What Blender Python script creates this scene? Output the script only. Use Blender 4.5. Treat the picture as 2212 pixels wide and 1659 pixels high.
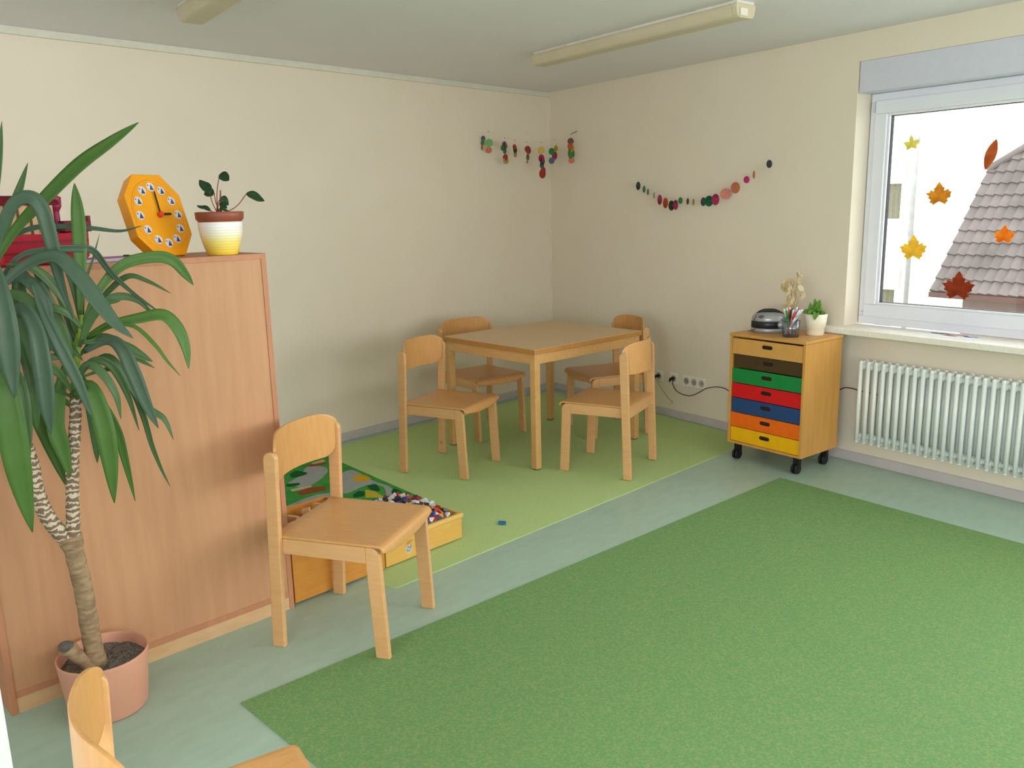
import bpy, bmesh, math, random
from mathutils import Vector, Matrix
PI = math.pi
sc = bpy.context.scene
for o in list(bpy.data.objects):
    bpy.data.objects.remove(o)

# ------------------------------------------------------------------ camera
cam_d = bpy.data.cameras.new('camera'); cam = bpy.data.objects.new('camera', cam_d)
sc.collection.objects.link(cam); sc.camera = cam
yaw, pitch, roll = math.radians(43.8335), math.radians(-11.8315), -1.3503 * PI / 180
roll = math.radians(-1.3503)
fw = Vector((math.cos(pitch) * math.cos(yaw), math.cos(pitch) * math.sin(yaw), math.sin(pitch)))
rt = Vector((math.sin(yaw), -math.cos(yaw), 0)); up = rt.cross(fw)
r2 = rt * math.cos(roll) + up * math.sin(roll); u2 = up * math.cos(roll) - rt * math.sin(roll)
M = Matrix((r2, u2, -fw)).transposed().to_4x4(); M.translation = (-5.4854, -4.7709, 1.5645)
cam.matrix_world = M
cam_d.sensor_width = 36; cam_d.lens = 1808.97 / 2212 * 36; cam_d.clip_start = 0.02

# ------------------------------------------------------------------ world, light, exposure
w = bpy.data.worlds.new('sky'); sc.world = w; w.use_nodes = True
w.node_tree.nodes['Background'].inputs[0].default_value = (0.93, 0.97, 1.0, 1)
w.node_tree.nodes['Background'].inputs[1].default_value = 5.0
sc.view_settings.view_transform = 'Standard'; sc.view_settings.look = 'None'
sc.view_settings.gamma = 1; sc.view_settings.use_curve_mapping = False
sc.view_settings.exposure = 0.0
sc.cycles.max_bounces = 8; sc.cycles.diffuse_bounces = 5; sc.cycles.transparent_max_bounces = 16
sc.cycles.sample_clamp_indirect = 3.0
sc.cycles.use_denoising = True

WU = Vector((-0.1689, -0.9856, 0)); WM = Vector((-0.9856, 0.1689, 0))   # right wall: direction along it, inward normal
def WP(a, z, o=0.0):
    p = WU * a + WM * o; return Vector((p.x, p.y, z))
def area(name, loc, d, sx, sy, power, col=(1, 1, 1), spread=PI):
    l = bpy.data.lights.new(name, 'AREA'); l.shape = 'RECTANGLE'; l.size = sx; l.size_y = sy
    l.energy = power; l.color = col; l.spread = spread
    o = bpy.data.objects.new(name, l); sc.collection.objects.link(o); o.location = loc
    o.rotation_euler = Vector(d).to_track_quat('-Z', 'Y').to_euler(); return o
# daylight of two unseen windows further along the right wall, then two added fills
DAY = (0.97, 0.98, 1.0)
area('unseen_window_light', WP(6.15, 1.58, -0.30), WM + Vector((0, 0, 0.4)), 1.7, 1.45, 74, DAY)
area('unseen_window_light', WP(8.35, 1.58, -0.30), WM + Vector((0, 0, 0.4)), 1.7, 1.45, 72, DAY)
area('unseen_window_light', (-5.2, -9.95, 1.6), (0, 1, 0.45), 3.6, 1.5, 38, DAY)  # unseen fill added behind the camera to even out the frontal light
area('unseen_window_light', (-8.75, -5.2, 1.6), (1, 0, 0.45), 3.6, 1.5, 90, DAY)  # unseen fill added in the left wall to lift the room
# the camera's own flash, just above and right of the lens
area('camera_flash', M.translation + r2 * 0.04 + u2 * 0.05 - fw * 0.02, fw, 0.05, 0.03, 5, (1.0, 0.93, 0.84), math.radians(150))

# ------------------------------------------------------------------ helpers
def S(c):
    if isinstance(c, str):
        c = tuple(int(c[i:i + 2], 16) / 255 for i in (0, 2, 4))
    return tuple((x / 12.92 if x <= 0.04045 else ((x + 0.055) / 1.055) ** 2.4) for x in c) + (1,)
MATS = {}
def mat(name, col, rough=0.6, col2=None, scale=20, stretch=(1, 1, 1), bump=0.0, metal=0.0, spec=0.3, trans=0.0, detail=4, lo=0.35, hi=0.65, bscale=None):
    if name in MATS: return MATS[name]
    m = bpy.data.materials.new(name); m.use_nodes = True; N = m.node_tree.nodes; Lk = m.node_tree.links
    b = N['Principled BSDF']; b.inputs['Base Color'].default_value = S(col)
    b.inputs['Roughness'].default_value = rough; b.inputs['Metallic'].default_value = metal
    b.inputs['Specular IOR Level'].default_value = spec
    if trans: b.inputs['Transmission Weight'].default_value = trans
    tc = N.new('ShaderNodeTexCoord'); mp = N.new('ShaderNodeMapping'); mp.inputs['Scale'].default_value = stretch
    nz = N.new('ShaderNodeTexNoise'); nz.inputs['Scale'].default_value = scale; nz.inputs['Detail'].default_value = detail
    Lk.new(tc.outputs['Object'], mp.inputs[0]); Lk.new(mp.outputs[0], nz.inputs['Vector'])
    rp = N.new('ShaderNodeValToRGB'); rp.color_ramp.elements[0].position = lo; rp.color_ramp.elements[1].position = hi
    c1 = S(col); c2 = S(col2) if col2 else tuple(x * 0.93 for x in c1[:3]) + (1,)
    rp.color_ramp.elements[0].color = c1; rp.color_ramp.elements[1].color = c2
    Lk.new(nz.outputs['Fac'], rp.inputs[0]); Lk.new(rp.outputs[0], b.inputs['Base Color'])
    if bump:
        bp = N.new('ShaderNodeBump'); bp.inputs['Strength'].default_value = bump; bp.inputs['Distance'].default_value = 0.002
        n2 = nz
        if bscale:
            n2 = N.new('ShaderNodeTexNoise'); n2.inputs['Scale'].default_value = bscale; Lk.new(tc.outputs['Object'], n2.inputs['Vector'])
        Lk.new(n2.outputs['Fac'], bp.inputs['Height']); Lk.new(bp.outputs[0], b.inputs['Normal'])
    MATS[name] = m; return m
def translucent(name, col, mixf=0.5, rough=0.5):
    m = mat(name, col, rough); N = m.node_tree.nodes; Lk = m.node_tree.links
    t = N.new('ShaderNodeBsdfTranslucent'); mx = N.new('ShaderNodeMixShader'); mx.inputs[0].default_value = mixf
    rp = [n for n in N if n.type == 'VALTORGB'][0]; Lk.new(rp.outputs[0], t.inputs[0])
    Lk.new(N['Principled BSDF'].outputs[0], mx.inputs[1]); Lk.new(t.outputs[0], mx.inputs[2])
    Lk.new(mx.outputs[0], N['Material Output'].inputs[0]); return m
def sheer(name, col, alpha=0.6, rough=0.25):
    m = mat(name, col, rough); N = m.node_tree.nodes; Lk = m.node_tree.links
    t = N.new('ShaderNodeBsdfTransparent'); t.inputs[0].default_value = S(col); mx = N.new('ShaderNodeMixShader'); mx.inputs[0].default_value = alpha
    Lk.new(t.outputs[0], mx.inputs[1]); Lk.new(N['Principled BSDF'].outputs[0], mx.inputs[2])
    Lk.new(mx.outputs[0], N['Material Output'].inputs[0]); return m
def glassy(name, tint=(1, 1, 1), refl=0.06):
    m = bpy.data.materials.new(name); m.use_nodes = True; N = m.node_tree.nodes; Lk = m.node_tree.links
    N.remove(N['Principled BSDF'])
    t = N.new('ShaderNodeBsdfTransparent'); t.inputs[0].default_value = tuple(tint) + (1,)
    g = N.new('ShaderNodeBsdfGlossy'); g.inputs['Roughness'].default_value = 0.02
    mx = N.new('ShaderNodeMixShader'); mx.inputs[0].default_value = refl
    Lk.new(t.outputs[0], mx.inputs[1]); Lk.new(g.outputs[0], mx.inputs[2]); Lk.new(mx.outputs[0], N['Material Output'].inputs[0]); return m

def obj(name, bm, m, parent=None, smooth=False, bevel=0.0, seg=2, solid=0.0, sub=0):
    me = bpy.data.meshes.new(name); bmesh.ops.recalc_face_normals(bm, faces=bm.faces); bm.to_mesh(me); bm.free()
    o = bpy.data.objects.new(name, me); sc.collection.objects.link(o)
    for mm in (m if isinstance(m, (list, tuple)) else [m]): me.materials.append(mm)
    if smooth:
        for p in me.polygons: p.use_smooth = True
    if solid:
        s = o.modifiers.new('thickness', 'SOLIDIFY'); s.thickness = solid; s.offset = 0
    if sub:
        s = o.modifiers.new('subdivision', 'SUBSURF'); s.levels = sub; s.render_levels = sub
    if bevel:
        b = o.modifiers.new('bevel', 'BEVEL'); b.width = bevel; b.segments = seg; b.limit_method = 'ANGLE'; b.angle_limit = 0.6
    if parent: o.parent = parent
    return o
def tag(o, label=None, cat=None, group=None, kind=None):
    if label: o['label'] = label
    if cat: o['category'] = cat
    if group: o['group'] = group
    if kind: o['kind'] = kind
    return o
def thing(name, label, cat, loc=(0, 0, 0), rz=0.0, group=None):
    o = bpy.data.objects.new(name, None); sc.collection.objects.link(o); o.empty_display_size = 0.05
    o.location = loc; o.rotation_euler = (0, 0, rz); return tag(o, label, cat, group)
def struct(name, bm, m, **k):
    o = obj(name, bm, m, **k); o['kind'] = 'structure'; return o
def box(bm, x0, x1, y0, y1, z0, z1, M=None, mi=0):
    vs = [Vector((x, y, z)) for x in (x0, x1) for y in (y0, y1) for z in (z0, z1)]
    if M: vs = [M @ v for v in vs]
    v = [bm.verts.new(q) for q in vs]
    for f in ((0, 1, 3, 2), (4, 6, 7, 5), (0, 4, 5, 1), (2, 3, 7, 6), (0, 2, 6, 4), (1, 5, 7, 3)):
        fc = bm.faces.new([v[i] for i in f]); fc.material_index = mi
    return v
def BX(*a, **k):
    bm = bmesh.new(); box(bm, *a, **k); return bm
def prism(bm, pts, fn, d0, d1, mi=0):
    """polygon pts (a,b); fn(a,b,d) -> 3d; extruded between d0 and d1"""
    A = [bm.verts.new(fn(a, b, d0)) for a, b in pts]; Bv = [bm.verts.new(fn(a, b, d1)) for a, b in pts]; n = len(pts)
    bm.faces.new(A[::-1]).material_index = mi; bm.faces.new(Bv).material_index = mi
    for i in range(n): bm.faces.new((A[i], A[(i + 1) % n], Bv[(i + 1) % n], Bv[i])).material_index = mi
def tube(bm, pts, r, n=8, cap=True):
    pts = [Vector(p) for p in pts]; rs = r if isinstance(r, (list, tuple)) else [r] * len(pts); rings = []
    prev = None
    for i, p in enumerate(pts):
        t = (pts[min(i + 1, len(pts) - 1)] - pts[max(i - 1, 0)]).normalized()
        a = prev - t * prev.dot(t) if prev is not None else t.orthogonal()
        if a.length < 1e-6: a = t.orthogonal()
        a.normalize(); prev = a; b = t.cross(a)
        rings.append([bm.verts.new(p + (a * math.cos(2 * PI * k / n) + b * math.sin(2 * PI * k / n)) * rs[i]) for k in range(n)])
    for i in range(len(rings) - 1):
        for k in range(n): bm.faces.new((rings[i][k], rings[i][(k + 1) % n], rings[i + 1][(k + 1) % n], rings[i + 1][k]))
    if cap: bm.faces.new(rings[0][::-1]); bm.faces.new(rings[-1])
def lathe(bm, prof, n=32, c=(0, 0, 0), M=None, close=True):
    rings = []
    for r, z in prof:
        rg = []
        for k in range(n):
            v = Vector((c[0] + r * math.cos(2 * PI * k / n), c[1] + r * math.sin(2 * PI * k / n), c[2] + z))
            rg.append(bm.verts.new(M @ v if M else v))
        rings.append(rg)
    for i in range(len(rings) - 1):
        for k in range(n): bm.faces.new((rings[i][k], rings[i][(k + 1) % n], rings[i + 1][(k + 1) % n], rings[i + 1][k]))
    if close: bm.faces.new(rings[0][::-1]); bm.faces.new(rings[-1])
def spline(P, n=6):
    P = [Vector(p) for p in P]; Q = [P[0] * 2 - P[1]] + P + [P[-1] * 2 - P[-2]]; out = []
    for i in range(1, len(Q) - 2):
        for k in range(n):
            t = k / n
            out.append(0.5 * ((2 * Q[i]) + (Q[i + 1] - Q[i - 1]) * t + (2 * Q[i - 1] - 5 * Q[i] + 4 * Q[i + 1] - Q[i + 2]) * t * t + (3 * Q[i] - Q[i - 1] - 3 * Q[i + 1] + Q[i + 2]) * t ** 3))
    out.append(P[-1]); return out
def blade(bm, pts, width, face, roll=0.0, fold=0.18, root=0.45, peak=0.5, tip=0.03, n=6):
    """long leaf: five vertices across, folded along the midrib, facing roughly 'face'"""
    C = spline(pts, n); L = len(C); rows = []; face = Vector(face).normalized()
    for i, p in enumerate(C):
        t = i / (L - 1); tg = (C[min(i + 1, L - 1)] - C[max(i - 1, 0)]).normalized()
        s = tg.cross(face)
        if s.length < 0.05: s = tg.orthogonal()
        s.normalize(); nn = s.cross(tg).normalized()
        s, nn = s * math.cos(roll) + nn * math.sin(roll), nn * math.cos(roll) - s * math.sin(roll)
        wv = (root + (1 - root) * math.sin(min(t / peak, 1) * PI / 2)) if t < peak else max(tip, math.cos((t - peak) / (1 - peak) * PI / 2) ** 0.75)
        h = width * 0.5 * wv
        rows.append([bm.verts.new(p + s * h * q - nn * h * fold * (1 - abs(q)) * 2) for q in (-1, -0.5, 0, 0.5, 1)])
    for a, b in zip(rows, rows[1:]):
        for k in range(4): bm.faces.new((a[k], a[k + 1], b[k + 1], b[k]))
def ball(bm, c, rx, ry, rz, n=12, m=8):
    lathe(bm, [(max(1e-4, math.sin(PI * i / m)) , -math.cos(PI * i / m)) for i in range(m + 1)], n,
          M=Matrix.Translation(c) @ Matrix.Diagonal((rx, ry, rz, 1)))

# ------------------------------------------------------------------ materials
wall_m = mat('cream_wall', 'e7dccb', 0.85, 'e5dac8', 3, bump=0.15, bscale=250, spec=0.1)
ceil_m = mat('ceiling_paint', 'ebe8ec', 0.9, 'e9e6ea', 2, spec=0.1)
white_m = mat('white_plastic', 'e9ebf4', 0.35, 'e6e8f2', 5)
sill_m = mat('sill_stone', 'f3efe4', 0.35, 'ebe7da', 60)
base_m = mat('skirting', 'c4bebd', 0.5, 'beb8b7', 8)
lino_m = mat('linoleum', 'a8c2b2', 0.32, 'a0baa8', 9, (1, 2.5, 1), spec=0.45, detail=8, lo=0.3, hi=0.7)
rug_m = mat('rug_pile', '6a9560', 0.95, '8f9f68', 130, bump=0.5, spec=0.05, detail=6, lo=0.42, hi=0.72)
lime_m = mat('lime_carpet', 'b2cc88', 0.95, 'bacf92', 90, bump=0.3, spec=0.05, detail=5)
beech_m = mat('chair_beech', 'd8a976', 0.38, 'd2a26e', 5, (2, 2, 14), spec=0.4)
ply_m = mat('ply_beech', 'd29e64', 0.34, 'cc965b', 4, (3, 16, 3), spec=0.45)
tab_m = mat('table_beech', 'd5a86c', 0.42, 'cfa064', 4, (12, 2, 12), spec=0.35)
tabtop_m = mat('table_laminate', 'd8b890', 0.45, 'd4b38a', 6, (10, 2, 2), spec=0.3)
edge_m = mat('table_edge', 'bd8749', 0.5, 'b47f43', 9, (6, 6, 1))
cab_m = mat('cabinet_beech', 'c4946f', 0.5, 'bd8d69', 3.5, (9, 9, 0.7), spec=0.25, detail=6)
cabf_m = mat('cabinet_frame', 'bd8463', 0.5, 'b67d5d', 4, (9, 9, 1))
plinth_m = mat('plinth_beech', 'd2ad82', 0.5, 'caa47a', 5, (2, 9, 9))
# ------------------------------------------------------------------ room
H = 2.493
XL, YN = -8.6, -9.8
bm = BX(XL - 0.2, 0.35, YN, 0.2, -0.2, 0.0); struct('floor', bm, lino_m)
bm = BX(XL - 0.2, 0.35, YN, 0.2, H, H + 0.2); struct('ceiling', bm, ceil_m)
bm = BX(XL - 0.2, 0.35, 0.0, 0.2, 0, H); struct('wall_back', bm, wall_m)
bm = bmesh.new(); box(bm, XL - 0.2, XL, YN, -7.0, 0, H); box(bm, XL - 0.2, XL, -3.4, 0, 0, H); box(bm, XL - 0.2, XL, -7.0, -3.4, 0, 0.85); box(bm, XL - 0.2, XL, -7.0, -3.4, 2.35, H); struct('wall_left', bm, wall_m)
bm = bmesh.new(); box(bm, XL - 0.2, -7.0, YN - 0.2, YN, 0, H); box(bm, -3.4, -1.3, YN - 0.2, YN, 0, H); box(bm, -7.0, -3.4, YN - 0.2, YN, 0, 0.85); box(bm, -7.0, -3.4, YN - 0.2, YN, 2.35, H); struct('wall_front', bm, wall_m)
MW = Matrix(((WU.x, WM.x, 0, 0), (WU.y, WM.y, 0, 0), (0, 0, 1, 0), (0, 0, 0, 1)))  # (along, inward, z)
bm = bmesh.new()
z0, z1 = 0.826, 2.335
opens = [(2.789, 4.45), (5.3, 7.0), (7.5, 9.2)]; a = -0.3
for p, q in opens:
    box(bm, a, p, -0.3, 0, 0, H, MW); box(bm, p, q, -0.3, 0, 0, z0 - 0.036, MW); box(bm, p, q, -0.3, 0, z1, H, MW); a = q
box(bm, a, 10.2, -0.3, 0, 0, H, MW)
struct('wall_right', bm, wall_m)
struct('trim_1', BX(XL, 0.0, -0.018, 0.0, H - 0.038, H), mat('cornice', 'dcd9cc', 0.6), bevel=0.003)
bm = bmesh.new(); box(bm, -0.002, 0.014, -0.002, 0.006, 0.07, H - 0.04, MW); struct('trim_2', bm, mat('corner_seal', 'ebe4d6', 0.6))
struct('baseboard_back', BX(XL, 0.0, -0.012, 0.0, 0, 0.06), base_m, bevel=0.003)
bm = bmesh.new(); box(bm, 0.0, 10.0, 0, 0.012, 0, 0.06, MW); struct('baseboard_right', bm, base_m, bevel=0.003)
# white door post at the left edge
bm = BX(-5.75, -5.062, -2.75, -2.65, 0, H); struct('wall_post', bm, mat('white_paint', 'dedfe0', 0.5))
bpy.data.objects['wall_post'].name = 'trim_3'

# window_1 : frame, sash, glass, shutter box, sill
def wbx(bm, a0, a1, o0, o1, z0_, z1_): box(bm, a0, a1, o0, o1, z0_, z1_, MW)
def ring(bm, a0, a1, zz0, zz1, t, o0, o1):
    wbx(bm, a0, a1, o0, o1, zz0, zz0 + t); wbx(bm, a0, a1, o0, o1, zz1 - t, zz1)
    wbx(bm, a0, a0 + t, o0, o1, zz0 + t, zz1 - t); wbx(bm, a1 - t, a1, o0, o1, zz0 + t, zz1 - t)
win = thing('window_1', 'white framed window with dried leaves stuck on its pane', 'window'); win['kind'] = 'structure'
A0, A1 = 2.795, 4.445
bm = bmesh.new(); ring(bm, A0, A1, 0.83, 2.165, 0.05, -0.22, -0.14); obj('window_frame', bm, white_m, win, bevel=0.004)
bm = bmesh.new(); ring(bm, A0 + 0.035, A1 - 0.035, 0.875, 2.125, 0.075, -0.205, -0.125); sash = obj('sash', bm, white_m, win, bevel=0.006)
bm = bmesh.new(); ring(bm, A0 + 0.110, A1 - 0.110, 0.95, 2.05, 0.014, -0.18, -0.137); obj('glazing_bead', bm, mat('bead', 'eef0f4', 0.3), sash, bevel=0.003)
bm = bmesh.new(); ring(bm, A0 + 0.122, A1 - 0.122, 0.962, 2.038, 0.005, -0.176, -0.15); obj('seal', bm, mat('rubber_seal', '2c2c30', 0.6), sash)
bm = bmesh.new(); wbx(bm, A0 + 0.115, A1 - 0.115, -0.172, -0.166, 0.955, 2.045); obj('glass', bm, glassy('window_glass'), sash)
bm = bmesh.new(); wbx(bm, A0 + 0.025, A0 + 0.034, -0.14, -0.118, 2.06, 2.12); wbx(bm, A0 + 0.025, A0 + 0.034, -0.14, -0.118, 0.90, 0.91); obj('hinge_cover', bm, mat('hinge', 'd2d5dc', 0.3), win)
bm = bmesh.new(); wbx(bm, A0, A1, -0.25, -0.004, 2.166, z1); obj('shutter_box', bm, mat('shutter_box', 'd3d5e3', 0.55, 'd0d2e0'), win, bevel=0.003)
bm = bmesh.new(); wbx(bm, 2.70, 4.52, -0.14, 0.115, z0 - 0.036, z0); obj('window_sill', bm, sill_m, win, bevel=0.005)
bm = bmesh.new(); wbx(bm, 2.72, 4.50, 0.0, 0.07, z0 - 0.045, z0 - 0.036); obj('sill_rail', bm, mat('sill_rail_beige', 'b9b49f', 0.6), win)  # thin rail under the sill, in a darker beige than the stone

# carpets
def slab(name, pts, z0_, z1_, m, label, cat, **k):
    bm = bmesh.new(); prism(bm, pts, lambda a, b, d: Vector((a, b, d)), z0_, z1_); return tag(obj(name, bm, m, **k), label, cat)
slab('rug', [(-4.334, -2.402), (-4.45, -6.0), (-1.58, -6.0), (-1.08, -2.676)], 0.0, 0.004, rug_m, 'large mid green rectangular rug in the foreground', 'rug')
slab('carpet', [(-3.455, -2.118), (-0.42, -2.185), (-0.235, -1.25), (-0.2, -0.085), (-3.6, -0.085), (-3.472, -2.095)], 0.0, 0.003, lime_m, 'light lime green carpet under the wooden table', 'carpet')
PM = {'road1': [(-3.0, -0.53), (-2.88, -0.47), (-2.74, -0.34), (-2.68, -0.44), (-2.74, -0.55), (-2.9, -0.66), (-3.0, -0.67)], 'road2': [(-2.68, -0.62), (-2.6, -0.63), (-2.65, -0.88), (-2.655, -1.04), (-2.7, -1.18), (-2.75, -1.23), (-2.78, -1.19), (-2.68, -1.03), (-2.72, -0.93), (-2.88, -0.96), (-2.87, -0.89)], 'yellow': [(-2.7, -0.76), (-2.65, -0.73), (-2.62, -0.76), (-2.63, -0.84), (-2.67, -0.87), (-2.71, -0.85), (-2.72, -0.81)], 'field': [(-2.78, -0.99), (-2.76, -1.05), (-2.79, -1.19), (-2.86, -1.1)], 'tree1': [(-2.73, -0.94), (-2.68, -0.95), (-2.7, -1.01), (-2.74, -1.07), (-2.76, -1.02)], 'tree2': [(-2.71, -1.14), (-2.66, -1.1), (-2.665, -1.17), (-2.7, -1.21), (-2.73, -1.18)], 'tree3': [(-2.88, -1.01), (-2.82, -0.98), (-2.81, -1.02), (-2.85, -1.07), (-2.9, -1.05)], 'red1': [(-3.07, -0.73), (-2.96, -0.7), (-2.89, -0.76), (-2.93, -0.82), (-3.07, -0.79)], 'cream1': [(-3.06, -0.65), (-2.94, -0.68), (-2.95, -0.71), (-3.07, -0.69)], 'red2': [(-2.76, -0.32), (-2.7, -0.33), (-2.61, -0.35), (-2.65, -0.39), (-2.72, -0.37)], 'cream2': [(-2.69, -0.3), (-2.59, -0.29), (-2.61, -0.34), (-2.69, -0.33)], 'tree4': [(-2.9, -0.39), (-2.84, -0.37), (-2.82, -0.46), (-2.88, -0.48), (-2.93, -0.46)], 'tree5': [(-3.02, -0.55), (-2.96, -0.59), (-2.99, -0.62), (-3.04, -0.59)],
      'road3': [(-3.45, -0.4), (-3.1, -0.35), (-3.05, -0.45), (-3.4, -0.55)], 'road4': [(-3.3, -0.9), (-3.0, -0.85), (-2.95, -0.98), (-3.3, -1.05)], 'tree6': [(-3.3, -0.6), (-3.15, -0.6), (-3.15, -0.75), (-3.3, -0.75)], 'red3': [(-3.3, -0.2), (-3.1, -0.2), (-3.1, -0.27), (-3.3, -0.27)]}
cm = {'road': 'a3a7a8', 'yell': 'd3a62c', 'fiel': 'c2b33e', 'tree': '1f5d34', 'red1': '8f5332', 'red2': '8f5332', 'red3': '8f5332', 'crea': 'c9b68c'}
pm_m = [mat('play_green', '3f8f45', 0.9, '4d9c4a', 14, spec=0.05)]; names = []
bm = bmesh.new(); prism(bm, [(-3.62, -0.12), (-3.74, -1.46), (-2.672, -1.48), (-2.635, -1.15), (-2.515, -0.12)], lambda a, b, d: Vector((a, b, d)), 0.005, 0.009)
for i, (k, pts) in enumerate(PM.items()):
    if k[:4] not in names: names.append(k[:4]); pm_m.append(mat('play_' + k[:4], cm[k[:4]], 0.9, spec=0.05))
    c = [sum(p[j] for p in pts) / len(pts) for j in (0, 1)]
    pp = [(p.x, p.y) for p in spline([Vector((*q, 0)) for q in pts + [pts[0]]], 3)[:-1]] if k[:4] in ('yell', 'tree', 'road') else pts
    prism(bm, pp, lambda a, b, d: Vector((a, b, d)), 0.0088, 0.0094 + 0.00015 * i, names.index(k[:4]) + 1)
tag(obj('play_mat', bm, pm_m), 'road map play mat with grey roads and green trees behind the cabinet', 'play mat')

# ------------------------------------------------------------------ chairs
def make_chair(label):
    t = thing('childrens_chair', label, 'chair')
    WF, WR, TH = 0.2126, 0.2347, 0.022
    sd = lambda s: (lambda a, b, d: Vector((a, s * d, b)))
    for s in (1, -1):
        top = [(0.0265 - 0.026 + 0.026 * math.cos(k * PI / 6), 0.722 + 0.024 * math.sin(k * PI / 6)) for k in range(7)]
        bm = bmesh.new(); prism(bm, [(-0.052, 0), (-0.001, 0), (0.012, 0.37)] + top + [(-0.036, 0.37)], sd(s), WF, WR)
        obj('leg', bm, beech_m, t, bevel=0.004)
        arc = [(0.360 + 0.036 * math.cos(k * PI / 10), 0.384 + 0.036 * math.sin(k * PI / 10)) for k in range(6)]
        bm = bmesh.new(); prism(bm, [(0.360, 0), (0.413, 0)] + arc + [(0.342, 0.42), (0.342, 0.352)], sd(s), WF - TH, WF - 0.0005)
        obj('leg', bm, beech_m, t, bevel=0.003)
        bm = bmesh.new(); prism(bm, [(-0.03, 0.362), (0.342, 0.36), (0.342, 0.4195), (-0.026, 0.4195)], sd(s), WF - TH, WF - 0.0005)
        obj('side_rail', bm, beech_m, t, bevel=0.002)
    obj('rear_rail', BX(-0.022, 0.0, -WF + TH, WF - TH, 0.357, 0.4195), beech_m, t, bevel=0.002)
    obj('front_rail', BX(0.352, 0.372, -WF + TH, WF - TH, 0.372, 0.412), beech_m, t, bevel=0.002)
    # seat: shallow dished shell rolling down over the front edge
    bm = bmesh.new(); ny, rows = 20, []
    R0, xa = 0.022, 0.390
    def shell(s):                                   # arc-length profile: flat, quarter round, straight down
        if s < xa: return s, 0.0
        u = (s - xa) / R0
        if u < PI / 2: return xa + R0 * math.sin(u), -R0 * (1 - math.cos(u))
        return xa + R0, -R0 - (s - xa - R0 * PI / 2)
    ts = [-0.028, 0.02, 0.08, 0.14, 0.2, 0.26, 0.32, 0.37] + [k / 10 for k in range(1, 11)]
    for i, tt in enumerate(ts):
        r = []
        for j in range(ny + 1):
            q = -1 + 2 * j / ny; y = q * 0.2128; send = xa + 0.058 - 0.026 * abs(q) ** 2.2
            x, z = shell(tt if i < 8 else 0.37 + (send - 0.37) * tt)
            dish = 0.008 * max(0, 1 - q * q) * max(0, math.sin(min(max((x - 0.02) / 0.3, 0), 1) * PI))
            r.append(bm.verts.new((x, y, 0.4255 - dish + z)))
        rows.append(r)
    for a, b in zip(rows, rows[1:]):
        for k in range(ny): bm.faces.new((a[k], a[k + 1], b[k + 1], b[k]))
    obj('seat', bm, ply_m, t, smooth=True, solid=0.0095, bevel=0.002)
    # backrest: bent ply between the posts, bulging backwards
    bm = bmesh.new(); ny, rows = 24, []
    zs = [0.612, 0.614, 0.619, 0.628, 0.642, 0.66, 0.69, 0.72, 0.7425, 0.746, 0.752, 0.760, 0.768, 0.775, 0.782, 0.7875, 0.7915, 0.794, 0.7955]; nz = ny
    for z in zs:
        if z < 0.744: hw = 0.2118 - 0.048 * (1 - max(0.0, 1 - max(0, (0.66 - z) / 0.048) ** 2) ** 0.5)
        else: hw = 0.2205 - 0.105 * (1 - max(0.0, 1 - ((z - 0.744) / 0.052) ** 2) ** 0.5)
        rows.append([bm.verts.new((0.006 - 0.068 * (1 - (hw * (2 * k / ny - 1) / 0.2118) ** 2) + 0.006 * (z - 0.612) / 0.18, hw * (2 * k / ny - 1), z)) for k in range(ny + 1)])
    for a, b in zip(rows, rows[1:]):
        for k in range(nz): bm.faces.new((a[k], a[k + 1], b[k + 1], b[k]))
    obj('backrest', bm, ply_m, t, smooth=True, solid=0.010, bevel=0.002)
    return t
def put(o, x, y, ang): o.location = (x, y, 0.0); o.rotation_euler = (0, 0, ang)
def dup(root, label):
    r = root.copy(); sc.collection.objects.link(r); r['label'] = label
    for ch in list(root.children):
        c = ch.copy(); sc.collection.objects.link(c); c.parent = r
        for g in ch.children:
            d = g.copy(); sc.collection.objects.link(d); d.parent = c
    return r
ch1 = make_chair('beech childrens chair standing alone in front of the tall cabinet')
GC = 'beech chairs of the play room'; ch1['group'] = GC
for (x, y, z, a, lab) in [
        (-2.195, -0.853, 0.005, -1.2768, 'beech chair at the left front side of the table'),
        (-1.4056, -0.3972, 0.005, -1.6836, 'beech chair behind the table, its back to the left rear wall'),
        (-1.4684, -1.9431, 0.005, 1.8423, 'beech chair at the right front of the table, seen from behind'),
        (-0.67, -1.315, 0.005, math.radians(154), 'beech chair at the far right side of the table by the sockets'),
        (-5.038, -3.345, 0.0, -0.24, 'cropped beech chair in the bottom left corner beside the plant pot')]:
    c = dup(ch1, lab); put(c, x, y, a); c.location.z = z
    if 'cropped' in lab: c.scale = (0.93, 0.93, 0.93)
    if 'left front side' in lab:
        bm = bmesh.new(); lathe(bm, [(0.013, 0), (0.013, 0.001)], 20, M=Matrix.Translation((-0.022, 0.2121, 0.075)) @ Matrix.Rotation(PI / 2, 4, 'X'))
        obj('sticker', bm, mat('grey_sticker', 'a99f92', 0.5), c)
put(ch1, -3.8326, -2.0928, -1.1166)

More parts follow.
